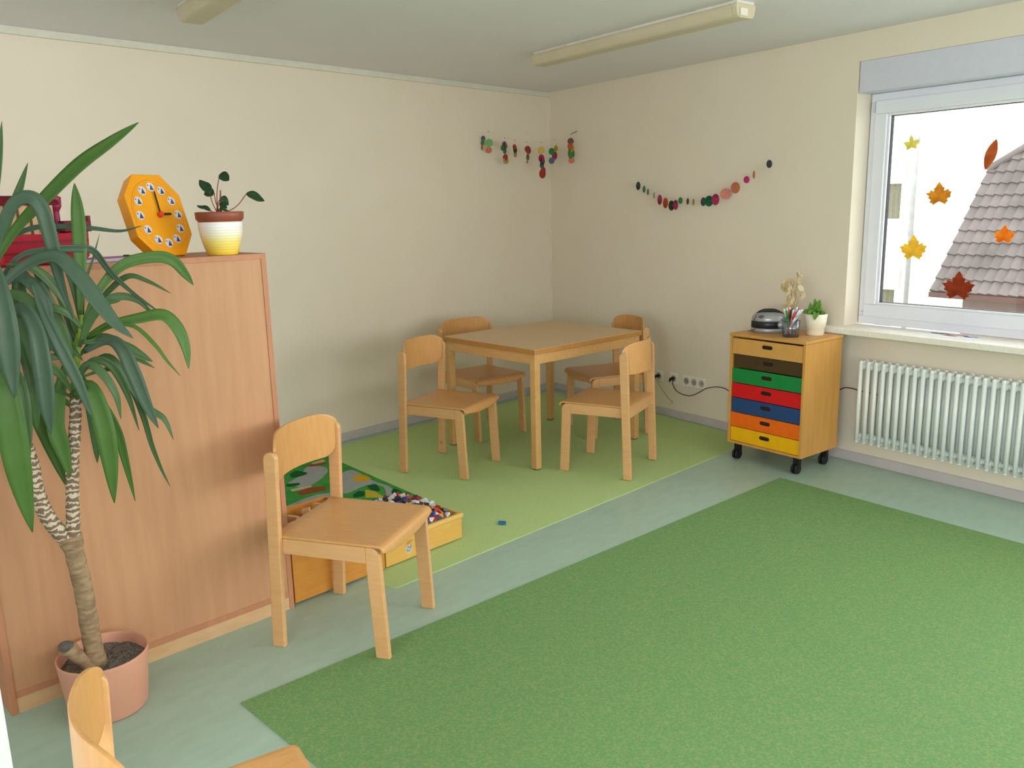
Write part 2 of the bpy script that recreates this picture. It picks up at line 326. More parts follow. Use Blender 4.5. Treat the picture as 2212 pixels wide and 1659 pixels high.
# ------------------------------------------------------------------ table
t = thing('table', 'square beech table standing on the lime green carpet', 'table', (-1.3637, -1.1071, 0.005), -0.0629)
tw, tl, th = 0.4998, 0.4335, 0.7426
bm = bmesh.new(); box(bm, -tw, tw, -tl, tl, th - 0.03, th - 0.0015); obj('table_edge', bm, edge_m, t, bevel=0.002)
obj('table_top', BX(-tw + 0.0015, tw - 0.0015, -tl + 0.0015, tl - 0.0015, th - 0.0015, th), tabtop_m, t)
lg = 0.044; i = 0.01
for sx in (-1, 1):
    for sy in (-1, 1):
        x0 = sx * (tw - i) if sx < 0 else tw - i - lg; y0 = sy * (tl - i) if sy < 0 else tl - i - lg
        bm = BX(x0, x0 + lg, y0, y0 + lg, 0.004, th - 0.03); l = obj('leg', bm, tab_m, t, bevel=0.003)
        obj('foot_pad', BX(x0 + 0.004, x0 + lg - 0.004, y0 + 0.004, y0 + lg - 0.004, 0, 0.004), mat('dark_pad', '4a3a2a', 0.7), l)
az0 = th - 0.03 - 0.062
for sy in (-1, 1):
    y0 = -tl + i + 0.002 if sy < 0 else tl - i - 0.022
    obj('apron', BX(-tw + i + lg, tw - i - lg, y0, y0 + 0.02, az0, th - 0.031), tab_m, t, bevel=0.002)
for sx in (-1, 1):
    x0 = -tw + i + 0.002 if sx < 0 else tw - i - 0.022
    obj('apron', BX(x0, x0 + 0.02, -tl + i + lg, tl - i - lg, az0, th - 0.031), tab_m, t, bevel=0.002)

# ------------------------------------------------------------------ tall cabinet (seen from its back)
kr = -0.0322; kw, kh, kd = 1.0254, 1.4237, 0.40
t = thing('cabinet', 'tall beech cabinet turned with its back panel to the room', 'cabinet', (-3.8417, -1.9412, 0), kr)
obj('side_panel', BX(-0.02, 0, 0, kd, 0, kh), cabf_m, t, bevel=0.001)
obj('side_panel', BX(-kw, -kw + 0.02, 0, kd, 0, kh), cabf_m, t, bevel=0.001)
obj('top_panel', BX(-kw + 0.02, -0.02, 0, kd, kh - 0.02, kh - 0.0005), cabf_m, t, bevel=0.001)
obj('back_panel', BX(-kw + 0.02, -0.02, 0.004, 0.012, 0.075, kh - 0.02), cab_m, t)
obj('bottom_panel', BX(-kw + 0.02, -0.02, 0.002, kd, 0.052, 0.075), cabf_m, t)
obj('plinth', BX(-kw + 0.02, -0.02, 0.003, 0.02, 0, 0.052), plinth_m, t)
obj('front_door', BX(-kw + 0.021, -kw / 2 - 0.001, kd - 0.02, kd, 0.055, kh - 0.022), cab_m, t)
obj('front_door', BX(-kw / 2 + 0.001, -0.021, kd - 0.02, kd, 0.055, kh - 0.022), cab_m, t)

# ------------------------------------------------------------------ drawer unit on castors
dr = 0.1469; dw, dd, dz0, dz1 = 0.52, 0.3728, 0.106, 0.7915
du = thing('drawer_unit', 'wheeled wooden drawer unit with seven coloured drawers', 'drawer unit', (-0.9871, -2.7506, 0), -dr)
dum = mat('unit_beech', 'd09a52', 0.4, 'c89148', 3.5, (8, 8, 0.9), spec=0.35)
obj('side_panel', BX(0, dd, 0, 0.016, dz0, dz1 - 0.018), dum, du, bevel=0.001)
obj('side_panel', BX(0, dd, dw - 0.016, dw, dz0, dz1 - 0.018), dum, du, bevel=0.001)
obj('top_panel', BX(-0.004, dd + 0.004, -0.004, dw + 0.004, dz1 - 0.0175, dz1), dum, du, bevel=0.004)
obj('bottom_panel', BX(0.0, dd, 0.016, dw - 0.016, dz0, dz0 + 0.014), dum, du)
obj('rear_panel', BX(dd - 0.008, dd, 0.016, dw - 0.016, dz0 + 0.014, dz1 - 0.0175), mat('unit_back', '8d6a3c', 0.6), du)
dk = mat('slot_shade', '2a1a10', 0.7)
hd = [('ply_drawer', 'd6a057', 0.668, 0.764, 0.002), ('dark_brown', '4c3a22', 0.583, 0.664, 0.016), ('green', '17853f', 0.491, 0.579, 0.006), ('red', 'd4161c', 0.399, 0.487, 0.006),
      ('navy', '27477a', 0.306, 0.395, 0.006), ('orange', 'f06c12', 0.214, 0.302, 0.006), ('yellow', 'f0b406', 0.122, 0.210, 0.006)]
for nm, c, a, b, off in hd:
    dm = mat('drawer_' + nm, c, 0.5, spec=0.3)
    bm = bmesh.new(); y0, y1 = 0.019, dw - 0.019
    box(bm, off, off + 0.012, y0, y1, a, b); box(bm, off + 0.012, dd - 0.02, y0, y0 + 0.008, a, b - 0.01); box(bm, off + 0.012, dd - 0.02, y1 - 0.008, y1, a, b - 0.01); box(bm, off + 0.012, dd - 0.02, y0 + 0.008, y1 - 0.008, a, a + 0.006)
    d = obj('drawer', bm, dm, du, bevel=0.0015); d['label'] = nm.replace('_', ' ').replace('ply drawer', 'plain wood') + ' drawer'
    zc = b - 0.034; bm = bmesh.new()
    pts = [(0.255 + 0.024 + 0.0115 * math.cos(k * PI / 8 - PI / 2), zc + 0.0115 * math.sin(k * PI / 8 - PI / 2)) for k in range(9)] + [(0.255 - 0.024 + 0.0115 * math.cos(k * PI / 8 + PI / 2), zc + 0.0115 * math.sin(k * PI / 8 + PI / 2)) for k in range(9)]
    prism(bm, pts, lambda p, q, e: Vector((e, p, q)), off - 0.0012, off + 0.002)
    obj('handle_slot_shade', bm, dk, d)  # slightly raised dark pill, painted as the shade inside a hand hole
blk = mat('castor_black', '1c1c1e', 0.45)
for cx_, cy_ in ((0.045, 0.05), (0.045, dw - 0.05), (dd - 0.045, 0.05), (dd - 0.045, dw - 0.05)):
    bm = bmesh.new(); box(bm, cx_ - 0.012, cx_ + 0.012, cy_ - 0.02, cy_ + 0.02, 0.05, dz0)
    for s in (-0.017, 0.005):
        lathe(bm, [(0.010, 0), (0.029, 0), (0.031, 0.003), (0.031, 0.009), (0.029, 0.012), (0.010, 0.012)], 20, M=Matrix.Translation((cx_ - 0.01, cy_ + s + 0.012, 0.031)) @ Matrix.Rotation(PI / 2, 4, 'X'))
    obj('castor', bm, blk, du, smooth=False)

# ------------------------------------------------------------------ radiator
rad = thing('radiator', 'white column radiator mounted under the window', 'radiator', WP(2.985, 0.0, 0.0), math.atan2(WU.y, WU.x))
# local x along the wall (away from corner), local y = outward (-inward)
rm = mat('radiator_enamel', 'e8efec', 0.3, 'e5ece9', 4, spec=0.5)
nsec = 29
proto = None
for k in range(nsec):
    if proto is None:
        bm = bmesh.new()
        for yy in (-0.115, -0.055):
            tube(bm, [(0, yy, 0.168), (0, yy, 0.64)], 0.0125, 12)
        for yy in (-0.115, -0.055):
            ball(bm, (0, yy, 0.168), 0.0125, 0.0125, 0.0125); ball(bm, (0, yy, 0.64), 0.0125, 0.0125, 0.0125)
        tube(bm, [(0, -0.115, 0.172), (0, -0.055, 0.172)], 0.012, 10); tube(bm, [(0, -0.115, 0.636), (0, -0.055, 0.636)], 0.012, 10)
        ball(bm, (0, -0.085, 0.196), 0.0225, 0.034, 0.020); ball(bm, (0, -0.085, 0.612), 0.0225, 0.034, 0.020)
        proto = obj('radiator_section', bm, rm, rad, smooth=True)
        sec = proto
    else:
        sec = proto.copy(); sc.collection.objects.link(sec); sec.parent = rad
    sec.location = (k * 0.0462, 0, 0)
bm = bmesh.new(); tube(bm, [(-0.005, -0.085, 0.196), (nsec * 0.0462 - 0.03, -0.085, 0.196)], 0.012, 10); tube(bm, [(-0.005, -0.085, 0.612), (nsec * 0.0462 - 0.03, -0.085, 0.612)], 0.012, 10); obj('header_pipe', bm, rm, rad, smooth=True)
for xx in (0.16, 1.1):
    for zz in (0.2, 0.6): obj('wall_bracket', BX(xx - 0.012, xx + 0.012, -0.06, 0.0, zz - 0.01, zz + 0.01), rm, rad)

# ------------------------------------------------------------------ ceiling lamps
lm = mat('lamp_diffuser', 'd3c7ad', 0.45, 'cdc0a6', 6); lw_m = mat('lamp_body', 'e2e0d6', 0.4)
for (x, y, lab) in ((-1.395, -1.14, 'long ceiling lamp nearer the window'), (-3.53, -0.93, 'ceiling lamp at the top left, cut off by the frame')):
    t = thing('ceiling_lamp', lab, 'lamp', (x, y, H), math.atan2(WU.y, WU.x), 'fluorescent ceiling lamps')
    obj('lamp_base', BX(0.02, 1.56, -0.062, 0.062, -0.02, 0), lw_m, t, bevel=0.003)
    pr_ = [(-0.068, -0.012), (-0.068, -0.03), (-0.06, -0.062), (-0.045, -0.075), (0.045, -0.075), (0.06, -0.062), (0.068, -0.03), (0.068, -0.012)]
    bm = bmesh.new(); prism(bm, pr_, lambda a, b, d: Vector((d, a, b)), 0.0, 1.53); obj('diffuser', bm, lm, t, bevel=0.012, seg=3)
    bm = bmesh.new(); prism(bm, pr_, lambda a, b, d: Vector((d, a * 1.03, b * 1.02)), 1.53, 1.565); ec = obj('end_cap', bm, lm, t, bevel=0.006)
    obj('switch_cap', BX(1.565, 1.575, -0.05, 0.0, -0.07, -0.035), mat('cap_white', 'ece8da', 0.3), ec, bevel=0.003)
    for xx in (0.3, 0.78, 1.26): obj('clip', BX(xx, xx + 0.05, -0.07, 0.07, -0.014, -0.006), lw_m, t)
# ------------------------------------------------------------------ yucca
LEAVES = [([[-4.785,-2.035,1.406],[-4.71,-2.079,1.533],[-4.631,-2.114,1.622],[-4.535,-2.145,1.718],[-4.444,-2.164,1.785],[-4.36,-2.17,1.842]],0.043,0.3),([[-4.747,-2.026,1.456],[-4.712,-2.038,1.56],[-4.677,-2.046,1.637],[-4.64,-2.05,1.725]],0.025,0.0),([[-4.754,-2.097,1.586],[-4.726,-2.106,1.735],[-4.71,-2.111,1.831]],0.013,0.0),([[-4.794,-2.116,1.41],[-4.765,-2.154,1.535],[-4.733,-2.184,1.606],[-4.698,-2.207,1.626],[-4.673,-2.218,1.595],[-4.66,-2.217,1.507],[-4.648,-2.206,1.403],[-4.621,-2.192,1.281]],0.038,0.2),([[-4.571,-2.103,1.283],[-4.554,-2.098,1.392],[-4.541,-2.092,1.5],[-4.533,-2.084,1.595],[-4.529,-2.075,1.668]],0.037,0.1),([[-4.764,-2.0,1.403],[-4.71,-2.004,1.5],[-4.652,-2.009,1.537],[-4.577,-2.017,1.545],[-4.478,-2.033,1.535],[-4.398,-2.04,1.524],[-4.331,-2.043,1.538]],0.021,0.5),([[-4.772,-2.06,1.38],[-4.704,-2.068,1.46],[-4.631,-2.078,1.477],[-4.541,-2.096,1.477],[-4.504,-2.099,1.464],[-4.466,-2.104,1.399],[-4.409,-2.117,1.331],[-4.337,-2.136,1.263]],0.021,0.6),([[-4.805,-2.134,1.361],[-4.731,-2.19,1.44],[-4.663,-2.239,1.466],[-4.625,-2.275,1.417],[-4.591,-2.304,1.344],[-4.556,-2.329,1.273],[-4.521,-2.35,1.227]],0.046,0.2),([[-4.559,-2.086,1.252],[-4.5,-2.089,1.352],[-4.428,-2.102,1.422],[-4.341,-2.124,1.442],[-4.288,-2.14,1.429],[-4.256,-2.153,1.383],[-4.239,-2.167,1.347]],0.035,0.3),([[-4.549,-2.079,1.25],[-4.486,-2.079,1.329],[-4.413,-2.09,1.385],[-4.356,-2.104,1.366],[-4.297,-2.127,1.324]],0.022,0.5),([[-4.564,-2.105,1.212],[-4.502,-2.133,1.246],[-4.423,-2.165,1.261],[-4.359,-2.192,1.266],[-4.323,-2.208,1.22],[-4.308,-2.216,1.156],[-4.307,-2.219,1.09]],0.039,0.2),([[-4.59,-2.15,1.205],[-4.532,-2.163,1.206],[-4.478,-2.175,1.181],[-4.442,-2.181,1.153],[-4.405,-2.187,1.125]],0.034,0.3),([[-4.559,-2.107,1.204],[-4.5,-2.143,1.242],[-4.443,-2.172,1.238],[-4.394,-2.192,1.176],[-4.364,-2.199,1.121],[-4.328,-2.201,1.068]],0.017,0.6),([[-4.584,-2.13,1.174],[-4.533,-2.182,1.208],[-4.506,-2.218,1.184],[-4.488,-2.243,1.102],[-4.47,-2.259,1.015],[-4.445,-2.269,0.932]],0.042,0.2),([[-4.566,-2.084,1.124],[-4.501,-2.099,1.145],[-4.458,-2.109,1.066],[-4.409,-2.122,0.969],[-4.367,-2.135,0.925],[-4.347,-2.143,0.852]],0.028,0.4),([[-4.576,-2.06,1.087],[-4.503,-2.073,1.102],[-4.459,-2.081,1.085],[-4.432,-2.085,1.014],[-4.412,-2.09,0.927],[-4.4,-2.095,0.839],[-4.382,-2.104,0.755],[-4.364,-2.117,0.689]],0.019,0.3),([[-4.623,-2.118,1.038],[-4.598,-2.172,1.076],[-4.585,-2.203,1.0],[-4.578,-2.215,0.872],[-4.577,-2.206,0.713]],0.055,0.1),([[-4.6,-2.073,1.042],[-4.551,-2.083,1.027],[-4.505,-2.093,0.915],[-4.487,-2.093,0.797],[-4.472,-2.092,0.664]],0.029,0.3),([[-4.723,-2.223,1.396],[-4.714,-2.252,1.308],[-4.692,-2.275,1.217],[-4.661,-2.289,1.109],[-4.638,-2.292,1.004]],0.031,0.1),([[-4.803,-2.218,1.303],[-4.774,-2.271,1.334],[-4.758,-2.306,1.279],[-4.758,-2.323,1.167],[-4.761,-2.326,1.066],[-4.758,-2.316,0.988]],0.045,0.2),([[-4.626,-2.086,1.133],[-4.653,-2.09,1.053],[-4.675,-2.091,0.958],[-4.667,-2.096,0.885],[-4.656,-2.097,0.794]],0.047,0.1),([[-4.819,-2.255,1.466],[-4.824,-2.286,1.371],[-4.827,-2.299,1.25],[-4.827,-2.295,1.099]],0.059,0.1),([[-4.826,-2.19,1.24],[-4.83,-2.231,1.168],[-4.833,-2.251,1.042],[-4.831,-2.251,0.884],[-4.816,-2.235,0.7]],0.068,0.1),([[-4.723,-2.118,1.444],[-4.73,-2.117,1.353],[-4.733,-2.112,1.247],[-4.728,-2.106,1.151]],0.045,0.0),([[-4.681,-2.11,1.454],[-4.663,-2.126,1.348],[-4.639,-2.13,1.251],[-4.611,-2.122,1.163]],0.035,0.1),([[-4.7,-2.083,1.428],[-4.652,-2.098,1.318],[-4.613,-2.111,1.204],[-4.584,-2.12,1.145]],0.022,0.2),([[-4.609,-2.112,1.134],[-4.645,-2.115,1.216],[-4.681,-2.117,1.282],[-4.737,-2.113,1.308]],0.027,0.4),([[-4.604,-2.113,1.119],[-4.655,-2.119,1.194],[-4.701,-2.122,1.233],[-4.748,-2.12,1.243]],0.024,0.5),([[-4.587,-2.098,1.143],[-4.596,-2.08,1.256],[-4.609,-2.065,1.339],[-4.63,-2.053,1.368]],0.017,0.3),([[-4.608,-2.091,1.024],[-4.642,-2.103,1.053],[-4.69,-2.105,1.079],[-4.742,-2.101,1.101]],0.012,0.8),([[-4.607,-2.06,0.998],[-4.669,-2.03,1.058],[-4.713,-2.008,1.06],[-4.698,-2.009,0.978],[-4.666,-2.018,0.84],[-4.643,-2.028,0.731]],0.039,0.2),([[-4.796,-2.01,1.11],[-4.802,-2.009,0.956],[-4.803,-2.009,0.856],[-4.797,-2.01,0.79]],0.007,0.2),([[-4.574,-2.071,1.167],[-4.55,-2.06,1.263],[-4.531,-2.053,1.36],[-4.497,-2.056,1.442],[-4.47,-2.062,1.518]],0.008,0.1),([[-4.592,-2.128,1.189],[-4.561,-2.153,1.271],[-4.524,-2.175,1.317],[-4.483,-2.194,1.321]],0.028,0.4),([[-4.578,-2.069,1.153],[-4.52,-2.076,1.204],[-4.469,-2.083,1.19],[-4.421,-2.092,1.133],[-4.366,-2.105,1.089]],0.026,0.4),([[-4.782,-2.088,1.356],[-4.763,-2.122,1.395],[-4.724,-2.153,1.406],[-4.69,-2.174,1.353],[-4.683,-2.179,1.273],[-4.687,-2.171,1.193]],0.034,0.2),([[-4.618,-2.141,1.082],[-4.597,-2.174,1.139],[-4.569,-2.198,1.124],[-4.537,-2.214,1.05],[-4.529,-2.211,0.969]],0.027,0.2),([[-4.815,-2.131,1.285],[-4.775,-2.156,1.295],[-4.744,-2.174,1.254],[-4.729,-2.181,1.16],[-4.729,-2.179,1.079]],0.039,0.2),([[-4.621,-2.119,1.052],[-4.67,-2.141,1.133],[-4.714,-2.152,1.154],[-4.751,-2.152,1.106],[-4.772,-2.144,1.014]],0.027,0.2),([[-4.607,-2.113,1.091],[-4.569,-2.152,1.146],[-4.528,-2.18,1.129],[-4.495,-2.192,1.039],[-4.471,-2.187,0.917]],0.024,0.3),([[-4.592,-2.117,1.23],[-4.615,-2.126,1.33],[-4.657,-2.128,1.4],[-4.701,-2.13,1.436],[-4.758,-2.128,1.446]],0.029,0.3),([[-4.794,-2.095,1.28],[-4.775,-2.167,1.36],[-4.74,-2.217,1.347],[-4.722,-2.236,1.256],[-4.721,-2.223,1.137]],0.036,0.2),([[-4.571,-2.103,1.255],[-4.572,-2.088,1.365],[-4.583,-2.074,1.448],[-4.592,-2.065,1.502]],0.021,0.1),([[-4.805,-2.05,1.197],[-4.759,-2.117,1.237],[-4.743,-2.153,1.172],[-4.742,-2.164,1.066],[-4.744,-2.153,0.968]],0.034,0.2),([[-4.591,-2.097,1.129],[-4.655,-2.108,1.168],[-4.709,-2.108,1.135],[-4.747,-2.1,1.058]],0.019,0.3),([[-4.595,-2.096,1.116],[-4.584,-2.125,1.046],[-4.579,-2.133,0.945],[-4.582,-2.121,0.825]],0.034,0.1),([[-4.831,-2.126,1.156],[-4.81,-2.184,1.172],[-4.793,-2.221,1.122],[-4.794,-2.232,1.005],[-4.798,-2.22,0.897]],0.038,0.1),([[-4.556,-2.076,1.265],[-4.503,-2.081,1.302],[-4.448,-2.09,1.326],[-4.391,-2.101,1.307],[-4.344,-2.112,1.244]],0.023,0.3),([[-4.582,-2.142,1.245],[-4.617,-2.154,1.291],[-4.665,-2.157,1.316],[-4.716,-2.154,1.288],[-4.753,-2.15,1.226]],0.024,0.3)]
terr = mat('pot_terracotta_plastic', 'dba088', 0.5, 'd69b82', 5, spec=0.3)
PX, PY = -4.628, -2.085
yu = thing('potted_yucca', 'tall yucca plant in a terracotta coloured pot beside the cabinet', 'plant', (PX, PY, 0))
bm = bmesh.new(); lathe(bm, [(0.112, 0), (0.118, 0.008), (0.136, 0.188), (0.137, 0.194), (0.133, 0.195), (0.130, 0.188), (0.126, 0.15), (0.124, 0.14)], 48)
obj('pot', bm, terr, yu, smooth=True)
bm = bmesh.new(); rnd = random.Random(3); rings = []
for i in range(9):
    r = 0.127 * i / 8; rings.append([bm.verts.new((r * math.cos(k * PI / 16), r * math.sin(k * PI / 16), 0.158 + rnd.uniform(-0.004, 0.004))) for k in range(32)] if i else None)
cv = bm.verts.new((0, 0, 0.16))
for k in range(32): bm.faces.new((cv, rings[1][k], rings[1][(k + 1) % 32]))
for i in range(1, 8):
    for k in range(32): bm.faces.new((rings[i][k], rings[i + 1][k], rings[i + 1][(k + 1) % 32], rings[i][(k + 1) % 32]))
obj('soil', bm, mat('soil', '4d4843', 0.95, '857f78', 130, bump=0.8, detail=6), yu)
def loc(p): return Vector((p[0] - PX, p[1] - PY, p[2]))
bark = mat('bark', '8a7058', 0.85, 'a99272', 30, (1, 1, 3), bump=0.6, spec=0.1)
# scarred upper stems: dark rings with pale crescents
ms = bpy.data.materials.new('scarred_bark'); ms.use_nodes = True; N = ms.node_tree.nodes; Lk = ms.node_tree.links
b = N['Principled BSDF']; b.inputs['Roughness'].default_value = 0.7
tc = N.new('ShaderNodeTexCoord'); wv = N.new('ShaderNodeTexWave'); wv.bands_direction = 'Z'; wv.inputs['Scale'].default_value = 17; wv.inputs['Distortion'].default_value = 6.5; wv.inputs['Detail'].default_value = 2.0; wv.inputs['Detail Scale'].default_value = 3.0
rp = N.new('ShaderNodeValToRGB'); rp.color_ramp.elements[0].position = 0.52; rp.color_ramp.elements[0].color = S('7a6254'); rp.color_ramp.elements[1].position = 0.70; rp.color_ramp.elements[1].color = S('cdbfa2')
Lk.new(tc.outputs['Object'], wv.inputs['Vector']); Lk.new(wv.outputs['Fac'], rp.inputs[0]); Lk.new(rp.outputs[0], b.inputs['Base Color'])
bm = bmesh.new(); P = spline([loc(p) for p in [(-4.645, -2.08, 0.14), (-4.65, -2.078, 0.2), (-4.653, -2.077, 0.262), (-4.656, -2.077, 0.406), (-4.664, -2.074, 0.518), (-4.672, -2.071, 0.60)]], 6)
n = len(P); tube(bm, P, [0.033 - 0.005 * min(1, i / 8) + 0.0012 * math.sin(i * 1.9) + (0.006 if i > n - 4 else 0) for i in range(n)], 16); tr = obj('trunk', bm, bark, yu, smooth=True)
def stem(pts, ra, rb, m, nm):
    bm = bmesh.new(); P = spline([loc(p) for p in pts], 8); n = len(P)
    tube(bm, P, [ra + (rb - ra) * i / (n - 1) + 0.0014 * math.sin(i * 2.4) for i in range(n)], 14); return obj(nm, bm, m, yu, smooth=True)
stem([(-4.668, -2.07, 0.575), (-4.658, -2.076, 0.655), (-4.648, -2.078, 0.759), (-4.635, -2.083, 0.86), (-4.616, -2.089, 0.974), (-4.608, -2.091, 1.046)], 0.021, 0.016, ms, 'branch')
stem([(-4.675, -2.07, 0.575), (-4.72, -2.056, 0.668), (-4.739, -2.05, 0.761), (-4.742, -2.049, 0.85), (-4.761, -2.043, 0.968), (-4.789, -2.034, 1.056)], 0.024, 0.017, ms, 'branch')
green_stem = mat('green_stem', '8aa53c', 0.5, '7b9636', 30)
stem([(-4.608, -2.091, 1.04), (-4.599, -2.094, 1.116), (-4.586, -2.098, 1.2), (-4.568, -2.104, 1.282)], 0.015, 0.007, green_stem, 'growing_tip')
stem([(-4.789, -2.034, 1.05), (-4.796, -2.032, 1.139), (-4.791, -2.033, 1.221), (-4.778, -2.037, 1.327)], 0.016, 0.007, green_stem, 'growing_tip')
bm = bmesh.new(); P = spline([loc(p) for p in [(-4.665, -2.09, 0.15), (-4.69, -2.083, 0.19), (-4.712, -2.08, 0.225), (-4.726, -2.078, 0.245)]], 4); tube(bm, P, [0.02, 0.021, 0.020, 0.021, 0.02, 0.021, 0.022, 0.022, 0.022, 0.024, 0.026, 0.026, 0.025], 14); st = obj('stump', bm, bark, yu, smooth=True)
bm = bmesh.new(); ball(bm, loc((-4.729, -2.077, 0.252)), 0.024, 0.024, 0.016); obj('cut_face', bm, mat('cut_wood', '77716c', 0.7, '5a554f', 40), st, smooth=True)
leaf_ms = [translucent('yucca_leaf_blue', '566f5a', 0.2, 0.34), translucent('yucca_leaf_green', '58784a', 0.25, 0.36), translucent('yucca_leaf_light', '5f8742', 0.3, 0.38)]
dead = mat('dead_leaf', 'a07a50', 0.8)
light = {4, 16, 17, 20, 22, 30, 8, 10, 12, 0}; blue = {3, 5, 6, 7, 13, 18, 19, 21, 35, 26, 27}
rnd = random.Random(8)
for i, (pts, wd, roll) in enumerate(LEAVES):
    bm = bmesh.new()
    face = Vector((-0.3 + rnd.uniform(-0.15, 0.15), -0.9, 0.35))
    blade(bm, [loc(p) for p in pts], wd * 1.06, face, roll * rnd.choice((-1, 1)), 0.13, 0.33, 0.6 if wd > 0.03 else 0.45, 0.04)
    m = dead if i == 31 else leaf_ms[2] if i in light else leaf_ms[0] if i in blue else leaf_ms[1]
    lf = obj('leaf', bm, m, yu, smooth=True, solid=0.0012)
    if i == 31: lf['label'] = 'thin dead brown leaf'

# ------------------------------------------------------------------ on top of the cabinet
KZ = 1.4237
fp = thing('potted_plant', 'small dark leaved plant in a white and yellow ribbed pot', 'plant', (-3.972, -1.868, KZ))
mg = bpy.data.materials.new('yellow_white_glaze'); mg.use_nodes = True; N = mg.node_tree.nodes; Lk = mg.node_tree.links
tc = N.new('ShaderNodeTexCoord'); sx = N.new('ShaderNodeSeparateXYZ'); rp = N.new('ShaderNodeValToRGB')
mr = N.new('ShaderNodeMapRange'); mr.inputs['From Max'].default_value = 0.12
Lk.new(tc.outputs['Object'], sx.inputs[0]); Lk.new(sx.outputs['Z'], mr.inputs[0]); Lk.new(mr.outputs[0], rp.inputs[0]); Lk.new(rp.outputs[0], N['Principled BSDF'].inputs['Base Color'])
N['Principled BSDF'].inputs['Roughness'].default_value = 0.3
e = rp.color_ramp.elements; e[0].position = 0.05; e[0].color = S('f2cf46'); e[1].position = 0.85; e[1].color = S('f3ecea'); q = e.new(0.4); q.color = S('f3dc7c'); q = e.new(0.62); q.color = S('f0ead0')
bm = bmesh.new(); prof = []
for i in range(37):
    z = 0.118 * i / 36; t_ = z / 0.118
    prof.append((0.052 + 0.026 * math.sin(t_ * PI / 2) ** 0.9 + 0.0007 * math.sin(i * PI / 1.5), z))
lathe(bm, prof + [(0.074, 0.118), (0.070, 0.10)], 40); obj('cover_pot', bm, mg, fp, smooth=True)
bm = bmesh.new(); lathe(bm, [(0.070, 0.09), (0.0755, 0.1185), (0.079, 0.124), (0.083, 0.127), (0.085, 0.150), (0.083, 0.154), (0.078, 0.154), (0.076, 0.14)], 36); obj('inner_pot', bm, mat('brick_pot', '94503c', 0.35, '8a4936', 20), fp, smooth=True)
bm = bmesh.new(); lathe(bm, [(0.076, 0.138), (0.04, 0.143), (0.001, 0.144)], 20); obj('soil', bm, mat('dark_soil', '33291f', 0.95), fp)
# leaf: base point, tip point, width
RD = Vector((0.689, -0.724, 0))
def fpt(a, z, d=0.0): return Vector((RD.x * a - 0.72 * d, RD.y * a - 0.68 * d, z))   # a right in view, z up, d towards the room
k_ = 0.98 / 600
FL = [((0.014, 0.285, 0.0), (0.052, 0.262, 0.02), (-0.018, 0.281), 0.038), ((-0.02, 0.222, 0.02), (-0.064, 0.268, -0.01), (-0.022, 0.222), 0.036), ((-0.008, 0.222, 0.01), (-0.038, 0.215, 0.03), (0, 0.22), 0.044),
      ((0.012, 0.205, 0.0), (0.036, 0.176, 0.0), (0.01, 0.2), 0.026), ((0.005, 0.186, 0.0), (0.036, 0.165, 0.02), (0.005, 0.185), 0.020), ((0.105, 0.216, 0.0), (0.168, 0.188, 0.0), (0.105, 0.213), 0.034), ((-0.024, 0.158, 0.02), (-0.072, 0.178, 0.02), (-0.03, 0.155), 0.018), ((0.012, 0.162, 0.03), (0.04, 0.158, 0.02), (0.012, 0.16), 0.016)]
dgl = translucent('dark_leaf', '2d4a2c', 0.15, 0.35); stm = mat('red_stem', '8a4a3c', 0.6)
for i, (a, b2, c_, wd) in enumerate(FL):
    A = fpt(*a); Bq = fpt(*b2); mid = (A + Bq) / 2 + Vector((0, 0, 0.004))
    bm = bmesh.new(); blade(bm, [A, A.lerp(Bq, 0.35) + Vector((0, 0, 0.005)), A.lerp(Bq, 0.7), Bq], wd, (-0.6, -0.6, 0.75), 0.0, 0.12, 0.3, 0.3, 0.03, 5); obj('leaf', bm, dgl, fp, smooth=True, solid=0.001)
    bm = bmesh.new(); s0 = fpt(0.006 * (i % 3 - 1), 0.142, 0.01 * (i % 2)); tube(bm, spline([s0, s0.lerp(A, 0.5) + Vector((0, 0, 0.004)) + (fpt(-0.006, 0) if a[0] < 0.05 else fpt(0.01, -0.012)), A], 5), 0.0016, 6); obj('stem', bm, stm, fp, smooth=True)
bm = bmesh.new(); tube(bm, [fpt(0.006, 0.14), fpt(0.008, 0.19), fpt(0.012, 0.23)], [0.0045, 0.0035, 0.002], 8); obj('stem', bm, stm, fp, smooth=True)

# learning clock leaning back
ca, cb, c1, c2 = 0.119, 0.152, 0.059, 0.075
yw, ti = -1.288, 0.324
nv = Vector((math.cos(ti) * math.cos(yw), math.cos(ti) * math.sin(yw), math.sin(ti))); rv = Vector((-math.sin(yw), math.cos(yw), 0)); uv_ = nv.cross(rv)
CM = Matrix((rv, uv_, nv)).transposed().to_4x4(); CM.translation = Vector((0, 0, 1.569 - KZ))
ck = thing('toy_clock', 'yellow octagonal learning clock showing three o clock on the cabinet', 'clock', (-4.138, -1.747, KZ + 0.0015))
yel = mat('clock_yellow', 'f3a312', 0.4, 'f09e10', 8, spec=0.4)
octo = lambda s=1.0, d=0.0: [(-c1 * s, cb - d), (c1 * s, cb - d), (ca - d, c2 * s), (ca - d, -c2 * s), (c1 * s, -cb + d), (-c1 * s, -cb + d), (-ca + d, -c2 * s), (-ca + d, c2 * s)]
bm = bmesh.new(); A = [bm.verts.new(CM @ Vector((x, y, 0))) for x, y in octo()]; Bq = [bm.verts.new(CM @ Vector((x, y, -0.052))) for x, y in octo(0.98, 0.006)]; Cq = [bm.verts.new(CM @ Vector((x, y, -0.058))) for x, y in octo(0.9, 0.02)]
bm.faces.new(A); bm.faces.new(Cq[::-1])
for a, b2 in ((A, Bq), (Bq, Cq)):
    for k in range(8): bm.faces.new((a[k], a[(k + 1) % 8], b2[(k + 1) % 8], b2[k]))
